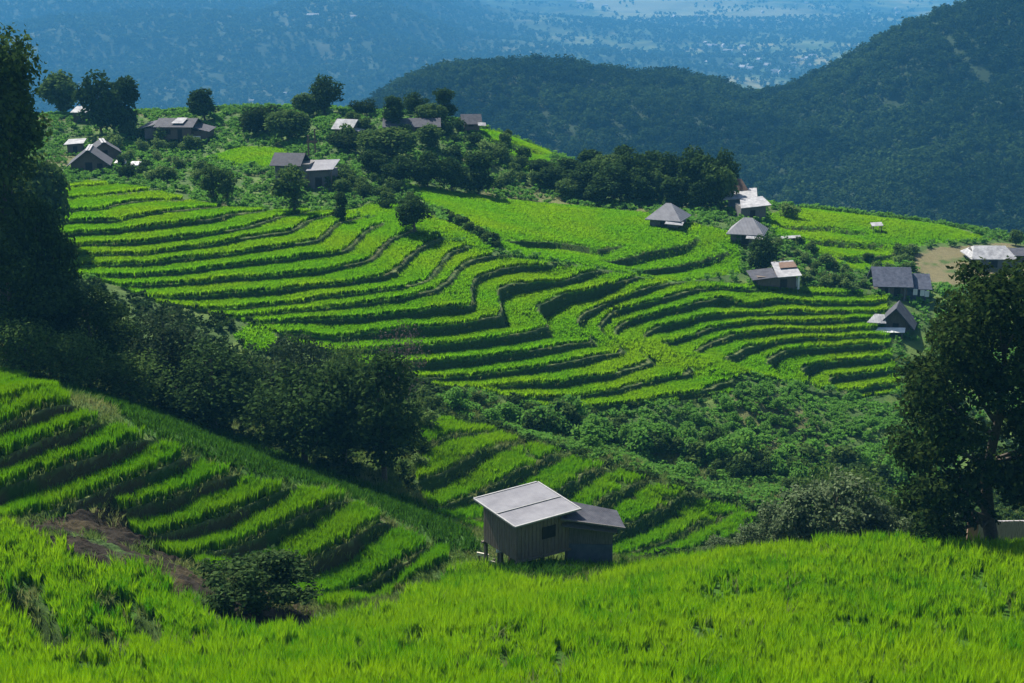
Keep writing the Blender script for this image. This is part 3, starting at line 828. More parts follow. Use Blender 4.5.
proto('silver', 11, 4, 4.4, 0.0, 46, 6500, 0.16, LEAF_SILVER_GLINT, r0=0.07, lr=(0.11, 0.27), inner=0.7)
proto('big', 21, 22, 15, 0.10, 46, 15000, 0.46, LEAF_DARK, r0=0.45, lr=(0.15, 0.30), inner=0.6)
proto('bigm', 31, 26, 9, 0.25, 40, 16000, 0.42, LEAF_LEFT, r0=0.4, lr=(0.24, 0.48), inner=0.6)
proto('big2', 22, 20, 12, 0.04, 44, 14000, 0.46, LEAF_DARK, r0=0.4, lr=(0.15, 0.30), inner=0.6)
proto('gully', 23, 10, 9, 0.03, 24, 7000, 0.36, LEAF_DARK, r0=0.22, lr=(0.26, 0.42))
proto('gully2', 24, 10, 9, 0.03, 26, 7000, 0.34, LEAF_GULLY, r0=0.2, lr=(0.24, 0.38))
proto('gully3', 25, 12, 7, 0.02, 24, 7000, 0.36, LEAF_DARK, r0=0.22, lr=(0.28, 0.42), shape='dome')
proto('gully4', 26, 8, 9, 0.02, 22, 6000, 0.34, LEAF_MID, r0=0.2)
proto('twig', 27, 7, 5, 0.25, 10, 900, 0.22, LEAF_RUST, r0=0.09, lr=(0.22, 0.36), wf=0.25)
proto('near_bush', 28, 4.6, 7.2, 0.0, 60, 9000, 0.25, LEAF_GLINT, r0=0.09, lr=(0.10, 0.26), inner=0.8)

def tree_at(name, key, px, py, top, wpx, label, cat='tree', group=None, Y=None, **kw):
    """base at picture point (px, py); top = picture row of its tip; wpx = its breadth in pixels"""
    if Y is None: p = spot(px, py)
    else:
        a, b_ = ray(px, py); p = np.array([a * Y, Y, float(ground(a * Y, Y))])
    m = mpp(p)
    tip = at(px, top, p[1])
    h = max(tip[2] - p[2], 0.6) * 1.06; wpx = wpx * 1.12
    return plant(name, key, tuple(p), h, wpx * m, label, cat, group, **kw)

# the big tree at the right edge: its own mesh
rng = np.random.default_rng(77)
bp = spot(995, 546, 60, 78)
lob = []
sil = [(1.2, 13.6, 2.0), (-1.6, 13.0, 1.9), (3.6, 12.6, 1.9), (-3.2, 11.6, 1.7), (0.3, 11.8, 2.0), (-4.3, 9.6, 1.5), (-2.4, 9.9, 1.7), (2.9, 10.4, 2.0), (5.2, 10.5, 1.9), (5.8, 8.0, 1.9),
       (-4.4, 7.6, 1.35), (-3.0, 7.0, 1.6), (-4.6, 5.6, 1.3), (-2.7, 5.0, 1.5), (-3.9, 3.9, 1.0), (-2.0, 3.1, 1.1), (-4.6, 2.6, 1.1), (-3.2, 2.0, 1.0), (-4.4, 4.6, 1.2), (-1.2, 2.6, 0.9), (2.6, 4.6, 1.6), (4.6, 5.6, 1.8), (4.2, 3.3, 1.4), (1.8, 3.0, 1.0), (0.4, 4.6, 1.5),
       (0.2, 6.4, 1.4), (6.6, 5.2, 1.5), (6.2, 12.2, 1.5), (-0.9, 8.6, 1.2), (2.0, 7.3, 1.3), (-1.3, 14.4, 1.3), (3.0, 14.4, 1.4)]
for x, z, r in sil:
    for s in (-1, 1):
        y = s * (r * 0.5 + rng.random() * 2.2) * (1 if abs(x) < 5 else 0.6)
        k = 0.8 + 0.3 * rng.random()
        lob.append((x + rng.normal() * 0.3, y, z * (1.085 if z > 5 else 1.0) + rng.normal() * 0.3, r * k, r * k, r * k * 0.8))
for x, y, z, r in ((1.2, -1.7, 5.4, 1.2), (0.9, -1.9, 7.6, 1.3), (1.4, -1.6, 9.8, 1.4), (-0.2, -1.9, 11.0, 1.4), (0.2, -1.8, 9.0, 1.2), (-1.3, -1.7, 5.6, 1.2), (1.2, -1.4, 12.4, 1.4), (2.4, -1.5, 6.6, 1.4), (0.2, -1.6, 4.2, 1.0)):
    lob.append((x, y, z, r, r, r * 0.85))
pos, nrm = crown_pts(rng, lob, 56000, 0.6)
keep = ~((pos[:, 0] > -1.9) & (pos[:, 2] < 2.9 + 0.5 * np.sin(pos[:, 0] * 3))) & ~((np.hypot(pos[:, 0] + 0.55, (pos[:, 2] - 6.9) * 0.6) < 0.75) & (rng.random(len(pos)) < 0.93))
e = tag(empty('broadleaf_tree', tuple(bp)), 'tall dark broadleaf tree standing at the right edge of the near rice slope', 'tree')
cm = leaves_mesh('crown', leaf_quads(rng, pos[keep], nrm[keep], 0.31, 0.55)); link('crown', cm, LEAF_OLIVE, e)
link('trunk', trunk_mesh('trunk', rng, 15, 0.38, lob, 0.8, 34), BARK, e)

# big trees on the left
tree_at('broadleaf_tree', 'bigm', 10, 345, 22, 96, 'broad mid-dark tree filling the left edge below the slender tip', Y=114)
tree_at('broadleaf_tree', 'big2', -8, 350, -40, 44, 'slender tallest tree at the left edge, mostly cut by the frame', Y=116)
tree_at('broadleaf_tree', 'big2', 52, 352, 168, 76, 'tall dark tree right of the broad one at the left edge', Y=110)
tree_at('broadleaf_tree', 'big', 22, 372, 220, 110, 'low dark tree at the left edge above the top left terrace', Y=106)
tree_at('broadleaf_tree', 'mid', 40, 262, 150, 60, 'mid green tree behind the tallest left tree, left of the gabled houses', Y=160)
tree_at('bush', 'gully4', 24, 378, 318, 70, 'dark bush at the feet of the left-edge trees, nearest the frame edge', 'bush', Y=101)
tree_at('bush', 'gully4', 72, 388, 330, 64, 'dark bush at the feet of the left-edge trees, above the strip', 'bush', Y=101)
tree_at('broadleaf_tree', 'big', 96, 392, 275, 90, 'dark tree right of the tall left trees, foot in the shaded strip', Y=108)
G = 'trees along the shaded gully'
tree_at('gully_tree', 'gully2', 160, 412, 300, 100, 'grey-leaved bushy tree at the top of the gully beside the lowest left bowl terraces', group=None, Y=112)
tree_at('gully_tree', 'gully', 215, 440, 340, 110, 'low dark tree in the gully left of the silvery-topped one', Y=108)
tree_at('gully_tree', 'gully4', 130, 425, 350, 85, 'low mid-green tree in the gully just above the shaded strip, leftmost there', Y=105)
tree_at('gully_tree', 'gully2', 302, 440, 326, 72, 'silvery-topped tree in the gully above the middle of the shaded strip', Y=116)
tree_at('gully_tree', 'gully', 305, 470, 352, 118, 'wide black-green tree in the gully below the silvery-topped one', Y=103)
tree_at('gully_tree', 'gully3', 385, 498, 345, 78, 'dark column-like tree at the right end of the gully trees', Y=101)
tree_at('gully_tree', 'gully3', 345, 480, 368, 70, 'dark tree squeezed between the wide tree and the column-like tree', Y=104)
tree_at('gully_tree', 'gully2', 232, 405, 352, 66, 'pale speckled tree in the gully left of the round yellow-green plot', Y=120)
tree_at('gully_tree', 'twig', 402, 430, 318, 62, 'thin reddish leafless tree rising behind the column-like dark tree', Y=112)
tree_at('gully_tree', 'gully4', 350, 450, 345, 50, 'small mid-green tree showing behind the wide gully tree', Y=114)
tree_at('bush', 'near_bush', 258, 642, 556, 138, 'dark glossy bush at the foot of the left terraces by the bare earth', 'bush', Y=64)

# trees round the hill village
D = dict()
tree_at('broadleaf_tree', 'mid2', 62, 114, 68, 40, 'bluish green tree on the skyline left of the small white-roofed shed')
tree_at('broadleaf_tree', 'dense', 103, 136, 76, 42, 'left half of the black tree pair on the skyline behind the gabled houses')
tree_at('broadleaf_tree', 'dense3', 128, 134, 78, 34, 'right half of the black tree pair on the skyline behind the gabled houses')
tree_at('broadleaf_tree', 'dense2', 206, 122, 89, 33, 'lone dark tree on the skyline right of the large stilt house')
tree_at('broadleaf_tree', 'dense', 325, 113, 78, 34, 'tall round dark tree on the skyline above the small white-roofed house')
tree_at('broadleaf_tree', 'mid', 309, 116, 91, 30, 'smaller green tree touching the left of the tall round skyline tree')
tree_at('broadleaf_tree', 'olive', 263, 134, 101, 46, 'wide olive tree left of the other olive tree above the bright small field')
tree_at('broadleaf_tree', 'mid', 289, 142, 108, 40, 'wide olive-green tree above the twin-roofed house')
tree_at('broadleaf_tree', 'olive', 363, 116, 97, 24, 'small brownish tree on the skyline left of the dark round tree')
tree_at('broadleaf_tree', 'dense2', 390, 128, 96, 28, 'dark round tree on the skyline in the middle of the village')
tree_at('broadleaf_tree', 'dense', 415, 116, 94, 26, 'dark tree on the skyline above the long low shed')
tree_at('broadleaf_tree', 'dense3', 444, 114, 89, 26, 'dark tree on the skyline at the right end of the long low shed')
tree_at('broadleaf_tree', 'mid', 432, 128, 102, 30, 'mid green tree in front of the long low shed')
tree_at('broadleaf_tree', 'mid', 388, 160, 126, 52, 'broad mid green tree under the middle of the village skyline')
tree_at('broadleaf_tree', 'olive', 345, 152, 130, 30, 'olive tree below the small white-roofed house')
tree_at('broadleaf_tree', 'mid2', 430, 150, 122, 28, 'pointed green tree under the right end of the long low shed')
tree_at('shaggy_tree', 'column', 213, 204, 160, 22, 'left one of two shaggy trees at the top of the bowl')
tree_at('shaggy_tree', 'column', 228, 206, 165, 20, 'right one of two shaggy trees at the top of the bowl')
tree_at('shaggy_tree', 'column', 292, 214, 161, 34, 'stout shaggy tree in front of the twin-roofed house')
tree_at('shaggy_tree', 'dense3', 341, 221, 193, 17, 'little dark pointed tree between the stout shaggy tree and the ball tree')
tree_at('ball_tree', 'ball', 414, 233, 199, 34, 'neat ball-shaped dark tree alone in the field above the bowl')
for px, py, top, wd in ((374, 176, 152, 26), (400, 186, 158, 30), (428, 188, 154, 32), (452, 192, 160, 28)):
    tree_at('broadleaf_tree', 'dense', px, py, top, wd, 'dark bushy tree in the row along the top of the pale spur', group='tree row along the spur')
tree_at('broadleaf_tree', 'dense3', 478, 194, 153, 34, 'largest pointed dark tree at the right end of the spur row')
tree_at('broadleaf_tree', 'dense', 762, 272, 238, 30, 'dark bushy tree just left of the rusty tin-roofed shack')
tree_at('small_tree', 'bush2', 787, 218, 203, 22, 'small light green tree on the crest right of the white-roofed houses', cat='tree')
tree_at('small_tree', 'mid', 1016, 246, 229, 16, 'small round tree at the right edge behind the pale shed roof', cat='tree')
tree_at('small_tree', 'mid', 868, 262, 252, 10, 'tiny dark tree on the field edge above the slate-roofed house', cat='tree')
tree_at('small_tree', 'mid2', 508, 140, 128, 8, 'tiny dark tree on the little terraced field by the skyline', cat='tree')
k = 0
for px, py, top, wd in ((552, 206, 168, 34), (566, 196, 158, 34), (584, 208, 164, 38), (590, 190, 150, 32), (604, 198, 152, 36), (612, 210, 166, 38), (628, 194, 146, 36), (634, 206, 156, 40), (650, 198, 152, 34),
                        (655, 206, 166, 34), (668, 200, 156, 38), (684, 212, 160, 36), (690, 200, 150, 34), (702, 214, 156, 38), (716, 216, 160, 36), (722, 210, 154, 30), (640, 212, 176, 30), (600, 214, 178, 34),
                        (672, 216, 178, 30), (570, 212, 178, 30), (540, 196, 160, 26), (700, 218, 182, 26)):
    tree_at('broadleaf_tree', ('dense', 'dense2', 'dense', 'dense3', 'mid')[k % 5], px, py, top, wd, 'bushy tree in the dense dark grove behind the grey hip-roofed houses', group='dark grove behind the hip roofs',
            Y=238 - (py - 190) * 0.9); k += 1
# bushes: village slope, hedge, spur
def bushes(spots, keys, label, group, lo=1.0, hi=2.0, cat='bush', name='bush', y1=320):
    for i, (px, py) in enumerate(spots):
        p = spot(px, py, 40, y1); h = lo + (hi - lo) * R.random()
        plant(name, keys[i % len(keys)], tuple(p), h, h * (1.1 + 0.6 * R.random()), label, cat, group, stem='stem')
def jitter_spots(poly, n, seed):
    rg = np.random.default_rng(seed); poly = np.array(poly, float); out = []
    while len(out) < n:
        q = poly.min(0) + rg.random(2) * (poly.max(0) - poly.min(0))
        if inside(poly, np.array([q[0]]), np.array([q[1]]))[0]: out.append(tuple(q))
    return out
bushes(jitter_spots([(60, 125), (140, 135), (200, 145), (205, 195), (120, 180), (110, 150), (65, 130)], 34, 3), ('bush2', 'bush', 'bush2', 'bushd'), 'leafy bush in the gardens round the gabled and stilt houses', 'garden bushes', 1.2, 3.2)
bushes(jitter_spots([(315, 165), (370, 180), (420, 205), (392, 212), (330, 190), (305, 180)], 34, 4), ('bush', 'bushd', 'bush'), 'low bush in the green thicket right of the twin-roofed house', 'thicket bushes', 1.2, 2.4)
bushes([(446 + i * 4.6, 217 + i * 2.6 + (2 if i % 2 else 0)) for i in range(12)], ('bushd', 'bush'), 'dark bush in the hedge between the ball tree field and the spur field', 'hedge bushes', 0.9, 1.6)
bushes(jitter_spots([(425, 150), (500, 145), (545, 165), (540, 190), (500, 192), (440, 180)], 26, 5), ('bush', 'bush2', 'bushd'), 'bush scattered over the slope under the skyline field', 'slope bushes', 1.4, 3.0)
bushes(jitter_spots([(345, 118), (470, 126), (480, 145), (380, 150), (345, 140)], 18, 6), ('bush', 'bushd'), 'bush among the houses along the village skyline', 'skyline bushes', 1.2, 2.6)
bushes(jitter_spots([(775, 238), (800, 245), (860, 275), (890, 268), (865, 292), (810, 292), (785, 262)], 30, 7), ('bush', 'bush2'), 'light green bush on the rough slope behind the rusty shack', 'rough slope bushes', 0.9, 1.9)
bushes(jitter_spots([(890, 245), (912, 248), (925, 285), (905, 280)], 10, 8), ('bush', 'bush2'), 'bush along the edge of the bare tan ground', 'tan ground bushes', 0.9, 1.8)
bushes(jitter_spots([(438, 404), (480, 396), (560, 420), (650, 430), (760, 455), (900, 470), (930, 500), (800, 500), (700, 485), (600, 452), (500, 428)], 110, 9),
       ('scrub', 'bush', 'scrub', 'bush', 'bushd', 'scrub'), 'dark leafy bush low on the overgrown slope along the hidden creek', 'creek bushes', 1.0, 2.8, y1=165)
bushes(jitter_spots([(640, 415), (745, 384), (890, 400), (940, 430), (920, 465), (760, 450)], 60, 19),
       ('scrub',), 'low light green shrub on the open upper part of the overgrown slope', 'upper slope shrubs', 0.5, 1.3, y1=165)
bushes([(424, 398), (434, 410), (428, 430), (424, 452), (418, 468), (450, 404), (462, 398)], ('bush2', 'bush'), 'pale bush down the right side of the column-like gully tree', 'pale gully bushes', 0.9, 1.8, y1=150)
# grey-green shrubs behind the front crest
for px, py, top, wd, Y in ((832, 548, 468, 120, 84), (790, 552, 488, 80, 83), (880, 548, 492, 70, 84), (755, 556, 520, 56, 82), (930, 548, 482, 66, 82), (720, 562, 535, 40, 81)):
    tree_at('shrub', 'silver', px, py, top, wd, 'grey-green shrub with glinting leaves behind the crest, left of the tall right tree', 'shrub', 'glinting shrubs behind the crest', Y=Y, stem='stem')
tree_at('shrub', 'gully4', 838, 545, 464, 90, 'taller green shrub rising behind the glinting shrubs on the crest', 'shrub', Y=90, stem='stem')

# ------------------------------------------------------------------ cover nobody could count
def scatter(name, P, size, tmpl, mat, squash=0.9):
    """many small leaf clumps merged into one mesh"""
    n = len(P); size = np.broadcast_to(np.asarray(size, float), (n,))
    which = R.integers(0, len(tmpl), n); out = []
    for k, T in enumerate(tmpl):
        s = which == k
        if not s.any(): continue
        p, sz = P[s], size[s] * (0.7 + 0.6 * R.random(s.sum()))
        a = R.random(len(p)) * 6.283
        ca_, sa = np.cos(a), np.sin(a)
        V = T[None] * sz[:, None, None, None]
        X = V[..., 0] * ca_[:, None, None] - V[..., 1] * sa[:, None, None]
        Y = V[..., 0] * sa[:, None, None] + V[..., 1] * ca_[:, None, None]
        W = np.stack([X, Y, V[..., 2] * squash], -1) + p[:, None, None, :]
        out.append(W.reshape(-1, 4, 3))
    return link(name, leaves_mesh(name, np.concatenate(out)), mat)
def template(seed, nl, nleaf, leaf, tall=1.0):
    rg = np.random.default_rng(seed)
    lob = make_lobes(rg, tall, 1.0, 0.0, nl, lr=(0.36, 0.5))
    pos, nrm = crown_pts(rg, lob, nleaf)
    return leaf_quads(rg, pos, nrm, leaf)
T_LOW = [template(200 + i, 5, 46, 0.26, 0.7) for i in range(5)]
T_FOR = [template(220 + i, 7, 110, 0.19, 1.15) for i in range(6)]
T_FAR = [template(240 + i, 4, 16, 0.5, 1.0) for i in range(6)]
open_land = near & (YY > 100) & ~(MASK['am'] | MASK['lt'] | MASK['pt'] | MASK['near'] | MASK['f1'] | MASK['f2'] | MASK['f3'] | MASK['f4'] | MASK['f5'] | MASK['f6'] | MASK['tan'] | MASK['soil'] | MASK['strip'])
P = sample_mask(MASK['scrub'] & (BANK <= 0) & ~MASK['pt'] & ~MASK['am'], 1.6)
tag(scatter('undergrowth', P, 1.05, T_LOW, LEAF_SCRUB), 'tangled undergrowth covering the slope between the bowl and the creek terraces', 'undergrowth', kind='stuff')
P = sample_mask(open_land & ~MASK['scrub'] & (YY > 150) & (np.abs(UU) < 0.5), 0.5)
tag(scatter('undergrowth', P, 1.5, T_LOW, LEAF_SCRUB), 'light green undergrowth over the village hill', 'undergrowth', kind='stuff')
P = sample_mask(open_land & ~MASK['scrub'] & (YY <= 150) & (np.abs(UU) < 0.5), 0.8)
tag(scatter('undergrowth', P, 1.3, T_LOW, LEAF_DARK), 'dark undergrowth on the gully floor beneath the left trees', 'undergrowth', kind='stuff')
mtn = (YY > 540) & (YY < 1130) & (UU > -0.2) & (UU < 0.52) & (Zs > -185)
P = sample_mask(mtn, 0.028); P[:, 2] -= 1.0
tag(scatter('forest', P, 9.5, T_FOR, LEAF_FAR_SHADE), 'dark blue-green forest covering the mountain on the right', 'forest', kind='stuff')
fr = (YY > 2150) & (YY < 7500) & (np.abs(UU) < 0.52)
dn_far = 0.0006 * sstep(0.5, 0.58, fm)
dn = 0.0062 * np.maximum(sstep(0.66, 0.50, fn), 0.75 * sstep(0.02, -0.06, UU)) * (0.25 + 0.75 * sstep(0.0, -0.1, UU - 0.03)) + 0.0003 + 0.0012 * sstep(0.5, 0.62, fm)
dn = np.where(YY > 5000, dn_far, dn)
P = sample_mask(fr, dn); P[:, 2] -= 1.5
tag(scatter('woodland', P, 14.0, T_FAR, LEAF_VALLEY), 'hazy woodland patches over the far hills and valley plain', 'woodland', kind='stuff')

# ------------------------------------------------------------------ buildings
def box_vf(x0, x1, y0, y1, z0, z1):
    V = [(x0, y0, z0), (x1, y0, z0), (x1, y1, z0), (x0, y1, z0), (x0, y0, z1), (x1, y0, z1), (x1, y1, z1), (x0, y1, z1)]
    Fc = [(0, 3, 2, 1), (4, 5, 6, 7), (0, 1, 5, 4), (1, 2, 6, 5), (2, 3, 7, 6), (3, 0, 4, 7)]
    return V, Fc
def slab_vf(top, th):                    # a sheet with thickness, from its upper corners
    top = [np.array(p, float) for p in top]
    n = np.cross(top[1] - top[0], top[-1] - top[0]); n /= np.linalg.norm(n)
    if n[2] < 0: n = -n
    k = len(top)
    V = [tuple(p) for p in top] + [tuple(p - n * th) for p in top]
    Fc = [tuple(range(k)), tuple(reversed(range(k, 2 * k)))] + [(i, k + i, k + (i + 1) % k, (i + 1) % k) for i in range(k)]
    return V, Fc
def join_vf(parts):
    V, Fc = [], []
    for v, f in parts:
        o = len(V); V += list(v); Fc += [tuple(i + o for i in q) for q in f]
    return V, Fc
def child(name, parts, mat, parent, rot=0.0, org=(0, 0), bevel=0.0, label=None):
    V, Fc = join_vf(parts)
    if rot:
        c, s = math.cos(rot), math.sin(rot)
        V = [(org[0] + c * x - s * y, org[1] + s * x + c * y, z) for x, y, z in V]
    elif org != (0, 0):
        V = [(x + org[0], y + org[1], z) for x, y, z in V]
    me = bpy.data.meshes.new(name); me.from_pydata(V, [], Fc); me.update()
    o = link(name, me, mat, parent)
    if bevel:
        b = o.modifiers.new('bevel', 'BEVEL'); b.width = bevel; b.segments = 1
    if label: o['label'] = label
    return o
def gable(w, d, ze, zr, oh=0.4, th=0.08, cx=0, cy=0, along='x'):
    """two roof slopes, ridge along x (eaves front and back) or along y"""
    if along == 'x':
        a, h = w / 2 + oh, d / 2 + oh
        dz = (zr - ze) * oh / (d / 2)
        q = [slab_vf([(cx - a, cy - h, ze - dz), (cx + a, cy - h, ze - dz), (cx + a, cy, zr), (cx - a, cy, zr)], th),
             slab_vf([(cx + a, cy + h, ze - dz), (cx - a, cy + h, ze - dz), (cx - a, cy + 0.01, zr), (cx + a, cy + 0.01, zr)], th)]
    else:
        a, h = w / 2 + oh, d / 2 + oh
        dz = (zr - ze) * oh / (w / 2)
        q = [slab_vf([(cx - a, cy + h, ze - dz), (cx - a, cy - h, ze - dz), (cx, cy - h, zr), (cx, cy + h, zr)], th),
             slab_vf([(cx + a, cy - h, ze - dz), (cx + a, cy + h, ze - dz), (cx + 0.01, cy + h, zr), (cx + 0.01, cy - h, zr)], th)]
    return q
def gable_walls(w, d, z0, ze, zr, along='x', cx=0, cy=0):
    x0, x1, y0, y1 = cx - w / 2, cx + w / 2, cy - d / 2, cy + d / 2
    V = [(x0, y0, z0), (x1, y0, z0), (x1, y1, z0), (x0, y1, z0), (x0, y0, ze), (x1, y0, ze), (x1, y1, ze), (x0, y1, ze)]
    Fc = [(0, 1, 5, 4), (2, 3, 7, 6), (1, 2, 6, 5), (3, 0, 4, 7)]
    z = zr - 0.12
    if along == 'x':
        V += [(x0, cy, z), (x1, cy, z)]; Fc += [(4, 8, 7), (5, 6, 9)]
    else:
        V += [(cx, y0, z), (cx, y1, z)]; Fc += [(4, 5, 8), (6, 7, 9)]
    return V, Fc
def hip(w, d, ze, zr, oh=0.5, rl=0.35, th=0.1):
    a, h, r = w / 2 + oh, d / 2 + oh, w * rl / 2
    A, B, Cc, Dd, E, G_ = (-a, -h, ze), (a, -h, ze), (a, h, ze), (-a, h, ze), (-r, 0, zr), (r, 0, zr)
    V = [A, B, Cc, Dd, E, G_] + [(x, y, z - th) for x, y, z in (A, B, Cc, Dd)]
    Fc = [(0, 1, 5, 4), (1, 2, 5), (2, 3, 4, 5), (3, 0, 4), (0, 6, 7, 1), (1, 7, 8, 2), (2, 8, 9, 3), (3, 9, 6, 0), (6, 9, 8, 7)]
    return [(V, Fc)]
def posts(root, pts, z0, z1, r=0.08, mat=None, name='stilt'):
    for x, y in pts:
        child(name, [box_vf(x - r, x + r, y - r, y + r, z0, z1)], mat or WOOD_DARK, root)
def house_at(name, px, py, label, cat='house', yaw=0.0, Y=None, y0=40, y1=320):
    if Y is None: p = spot(px, py, y0, y1)
    else:
        a, b_ = ray(px, py); p = np.array([a * Y, Y, float(ground(a * Y, Y))])
    e = empty(name, tuple(p), math.radians(yaw))
    tag(e, label, cat)
    return e, mpp(p), p
def opening(root, name, x0, x1, z0, z1, y, mat=None, frame=None):
    o = child(name, [box_vf(x0, x1, y - 0.04, y + 0.03, z0, z1)], mat or DARK, root)
    if frame:
        t_ = 0.07
        child('frame', [box_vf(x0 - t_, x1 + t_, y - 0.07, y - 0.005, z1, z1 + t_), box_vf(x0 - t_, x1 + t_, y - 0.07, y - 0.005, z0 - t_, z0),
                        box_vf(x0 - t_, x0, y - 0.07, y - 0.005, z0 + 0.002, z1 - 0.002), box_vf(x1, x1 + t_, y - 0.07, y - 0.005, z0 + 0.002, z1 - 0.002)], frame, o)
    return o
def rz_(top_px, px, p):                  # height above the base of a picture row at this distance
    return at(px, top_px, p[1])[2] - p[2]

# the hut in front
a_, b_ = ray(517, 567)
Yh = 76.0
hp = np.array([a_ * Yh, Yh, float(ground(a_ * Yh, Yh))])
want = b_ * Yh
hp[2] = want
hut = tag(empty('stilt_hut', tuple(hp), math.radians(33)), 'weathered plank hut on stilts with flat grey tin roof at the rice edge', 'hut')
W_, D_ = 3.75, 3.7
zf, zt = 0.38, 2.72
# local origin = near corner of the main block
child('wall', [box_vf(0, W_, 0, D_, zf, zt)], HUT_WOOD, hut)
nb = 14
child('cladding', [box_vf(0.02 + i * (W_ - 0.04) / nb, 0.02 + (i + 0.86) * (W_ - 0.04) / nb, -0.03, -0.003, zf - 0.03, zt - 0.05 - 0.02 * (i % 3)) for i in range(nb)] +
      [box_vf(-0.03, -0.003, 0.02 + i * (D_ - 0.04) / nb, 0.02 + (i + 0.86) * (D_ - 0.04) / nb, zf - 0.03, zt - 0.05 - 0.02 * (i % 2)) for i in range(nb)], HUT_WOOD, hut)
opening(hut, 'window', 1.75, 2.7, 1.35, 2.1, -0.035, DARK)
o_ = 0.42
rf = child('roof', [slab_vf([(-o_, -o_, zt + 0.05), (W_ + o_ + 0.1, -o_, zt + 0.16), (W_ + o_ + 0.1, D_ + o_, zt + 0.42), (-o_, D_ + o_, zt + 0.30)], 0.06)], TIN, hut)
child('roof_edge', [slab_vf([(-o_ - 0.02, -o_ - 0.05, zt + 0.075), (W_ + o_ + 0.12, -o_ - 0.05, zt + 0.185), (W_ + o_ + 0.12, -o_ + 0.06, zt + 0.19), (-o_ - 0.02, -o_ + 0.06, zt + 0.08)], 0.09),
                    slab_vf([(-o_ - 0.05, -o_ + 0.062, zt + 0.085), (-o_ + 0.05, -o_ + 0.062, zt + 0.085), (-o_ + 0.05, D_ + o_, zt + 0.33), (-o_ - 0.05, D_ + o_, zt + 0.33)], 0.09),
                    slab_vf([(W_ + o_ + 0.03, -o_ + 0.062, zt + 0.195), (W_ + o_ + 0.13, -o_ + 0.062, zt + 0.195), (W_ + o_ + 0.13, D_ + o_, zt + 0.45), (W_ + o_ + 0.03, D_ + o_, zt + 0.45)], 0.09),
                    slab_vf([(-o_, D_ + o_ - 0.02, zt + 0.335), (W_ + o_, D_ + o_ - 0.02, zt + 0.455), (W_ + o_, D_ + o_ + 0.08, zt + 0.46), (-o_, D_ + o_ + 0.08, zt + 0.34)], 0.09)], EDGE, rf)
child('sheet_seam', [slab_vf([(-o_, D_ * .42, zt + 0.215), (W_ + o_, D_ * .42, zt + 0.325), (W_ + o_, D_ * .42 + .06, zt + 0.33), (-o_, D_ * .42 + .06, zt + 0.22)], 0.05)], EDGE, rf)
child('floor_beam', [box_vf(-0.15, W_ + 0.1, -0.12, 0.02, zf - 0.16, zf - 0.035), box_vf(-0.15, W_ + 0.1, D_ - 0.1, D_ + 0.05, zf - 0.16, zf - 0.035)], HUT_WOOD, hut)
posts(hut, [(0.1, 0.1), (W_ * 0.5, 0.1), (W_ - 0.1, 0.1), (0.1, D_ * 0.5), (0.1, D_ - 0.1), (W_ * 0.5, D_ - 0.1), (W_ - 0.1, D_ - 0.1)], -2.2, zf - 0.162, 0.09)
# lean-to
ar = math.radians(-36); ao = (3.55, 0.15)
child('lean_to_wall', [box_vf(0, 2.85, 0, 1.4, -1.8, 1.9)], WOOD_GREY, hut, ar, ao)
child('lean_to_cladding', [box_vf(0.02 + i * 0.202, 0.19 + i * 0.202, -0.035, -0.003, 0.62, 1.82) for i in range(14)], WOOD_GREY, hut, ar, ao)
child('skirt_panel', [box_vf(0.0, 2.85, -0.06, -0.003, -0.6, 0.6)], BLUE_WALL, hut, ar, ao)
lr_ = child('lean_to_roof', [slab_vf([(-0.25, -0.75, 2.50), (3.55, -0.75, 2.02), (3.1, 1.5, 2.2), (0.2, 1.5, 2.75)], 0.07)], TIN_DARK, hut, ar, ao)
child('roof_edge', [slab_vf([(-0.27, -0.82, 2.52), (3.57, -0.82, 2.04), (3.57, -0.752, 2.045), (-0.27, -0.752, 2.525)], 0.10)], WOOD_GREY, lr_, ar, ao)
child('awning', [slab_vf([(-0.2, -0.66, 1.98), (3.1, -0.66, 1.62), (3.1, -0.05, 1.80), (-0.2, -0.05, 2.16)], 0.05)], WOOD_GREY, hut, ar, ao)

# weeds round the hut's feet
P = []
for q in range(700):
    x_, y_ = hp[0] + R.normal() * 2.7 + 0.8, hp[1] + R.normal() * 1.5 - 0.1
    P.append((x_, y_, float(ground(x_, y_))))
tag(tufts('weeds', np.array(P), 0.75, 10, 0.05, 0.2, 0.6, GRASS_SHADE), 'dark weeds round the feet of the stilt hut', 'weeds', kind='stuff')
# things beside the hut
p = spot(485, 552, 66, 80)
r_ = tag(empty('plank_rail', tuple(p), math.radians(-25)), 'low rail of pale planks at the left side of the stilt hut', 'rail')
child('plank', [box_vf(-0.55, 0.25, -0.05, 0.05, 0.78, 0.98)], WOOD_TAN, r_); child('plank', [box_vf(0.0, 0.75, -0.12, -0.055, 0.45, 0.62)], WOOD_TAN, r_)
posts(r_, [(-0.45, 0.1), (0.1, 0.12), (0.62, 0.02)], -0.3, 0.75, 0.05, WOOD_DARK, 'post')
p = spot(499, 573, 60, 78)
r_ = tag(empty('capped_post', tuple(p)), 'short dark post with a white cap in the rice by the hut corner', 'post')
child('post', [box_vf(-0.1, 0.1, -0.1, 0.1, -0.3, 1.35)], WOOD_DARK, r_)
child('cap', [box_vf(-0.17, 0.2, -0.17, 0.17, 1.352, 1.58), box_vf(-0.1, 0.12, -0.12, 0.1, 1.582, 1.68)], PLASTER, r_, bevel=0.04)
child('brace', [slab_vf([(0.12, -0.12, 0.95), (0.2, -0.12, 0.95), (0.85, -0.12, -0.1), (0.75, -0.12, -0.1)], 0.07)], WOOD_TAN, r_)
p = spot(562, 574, 60, 80)
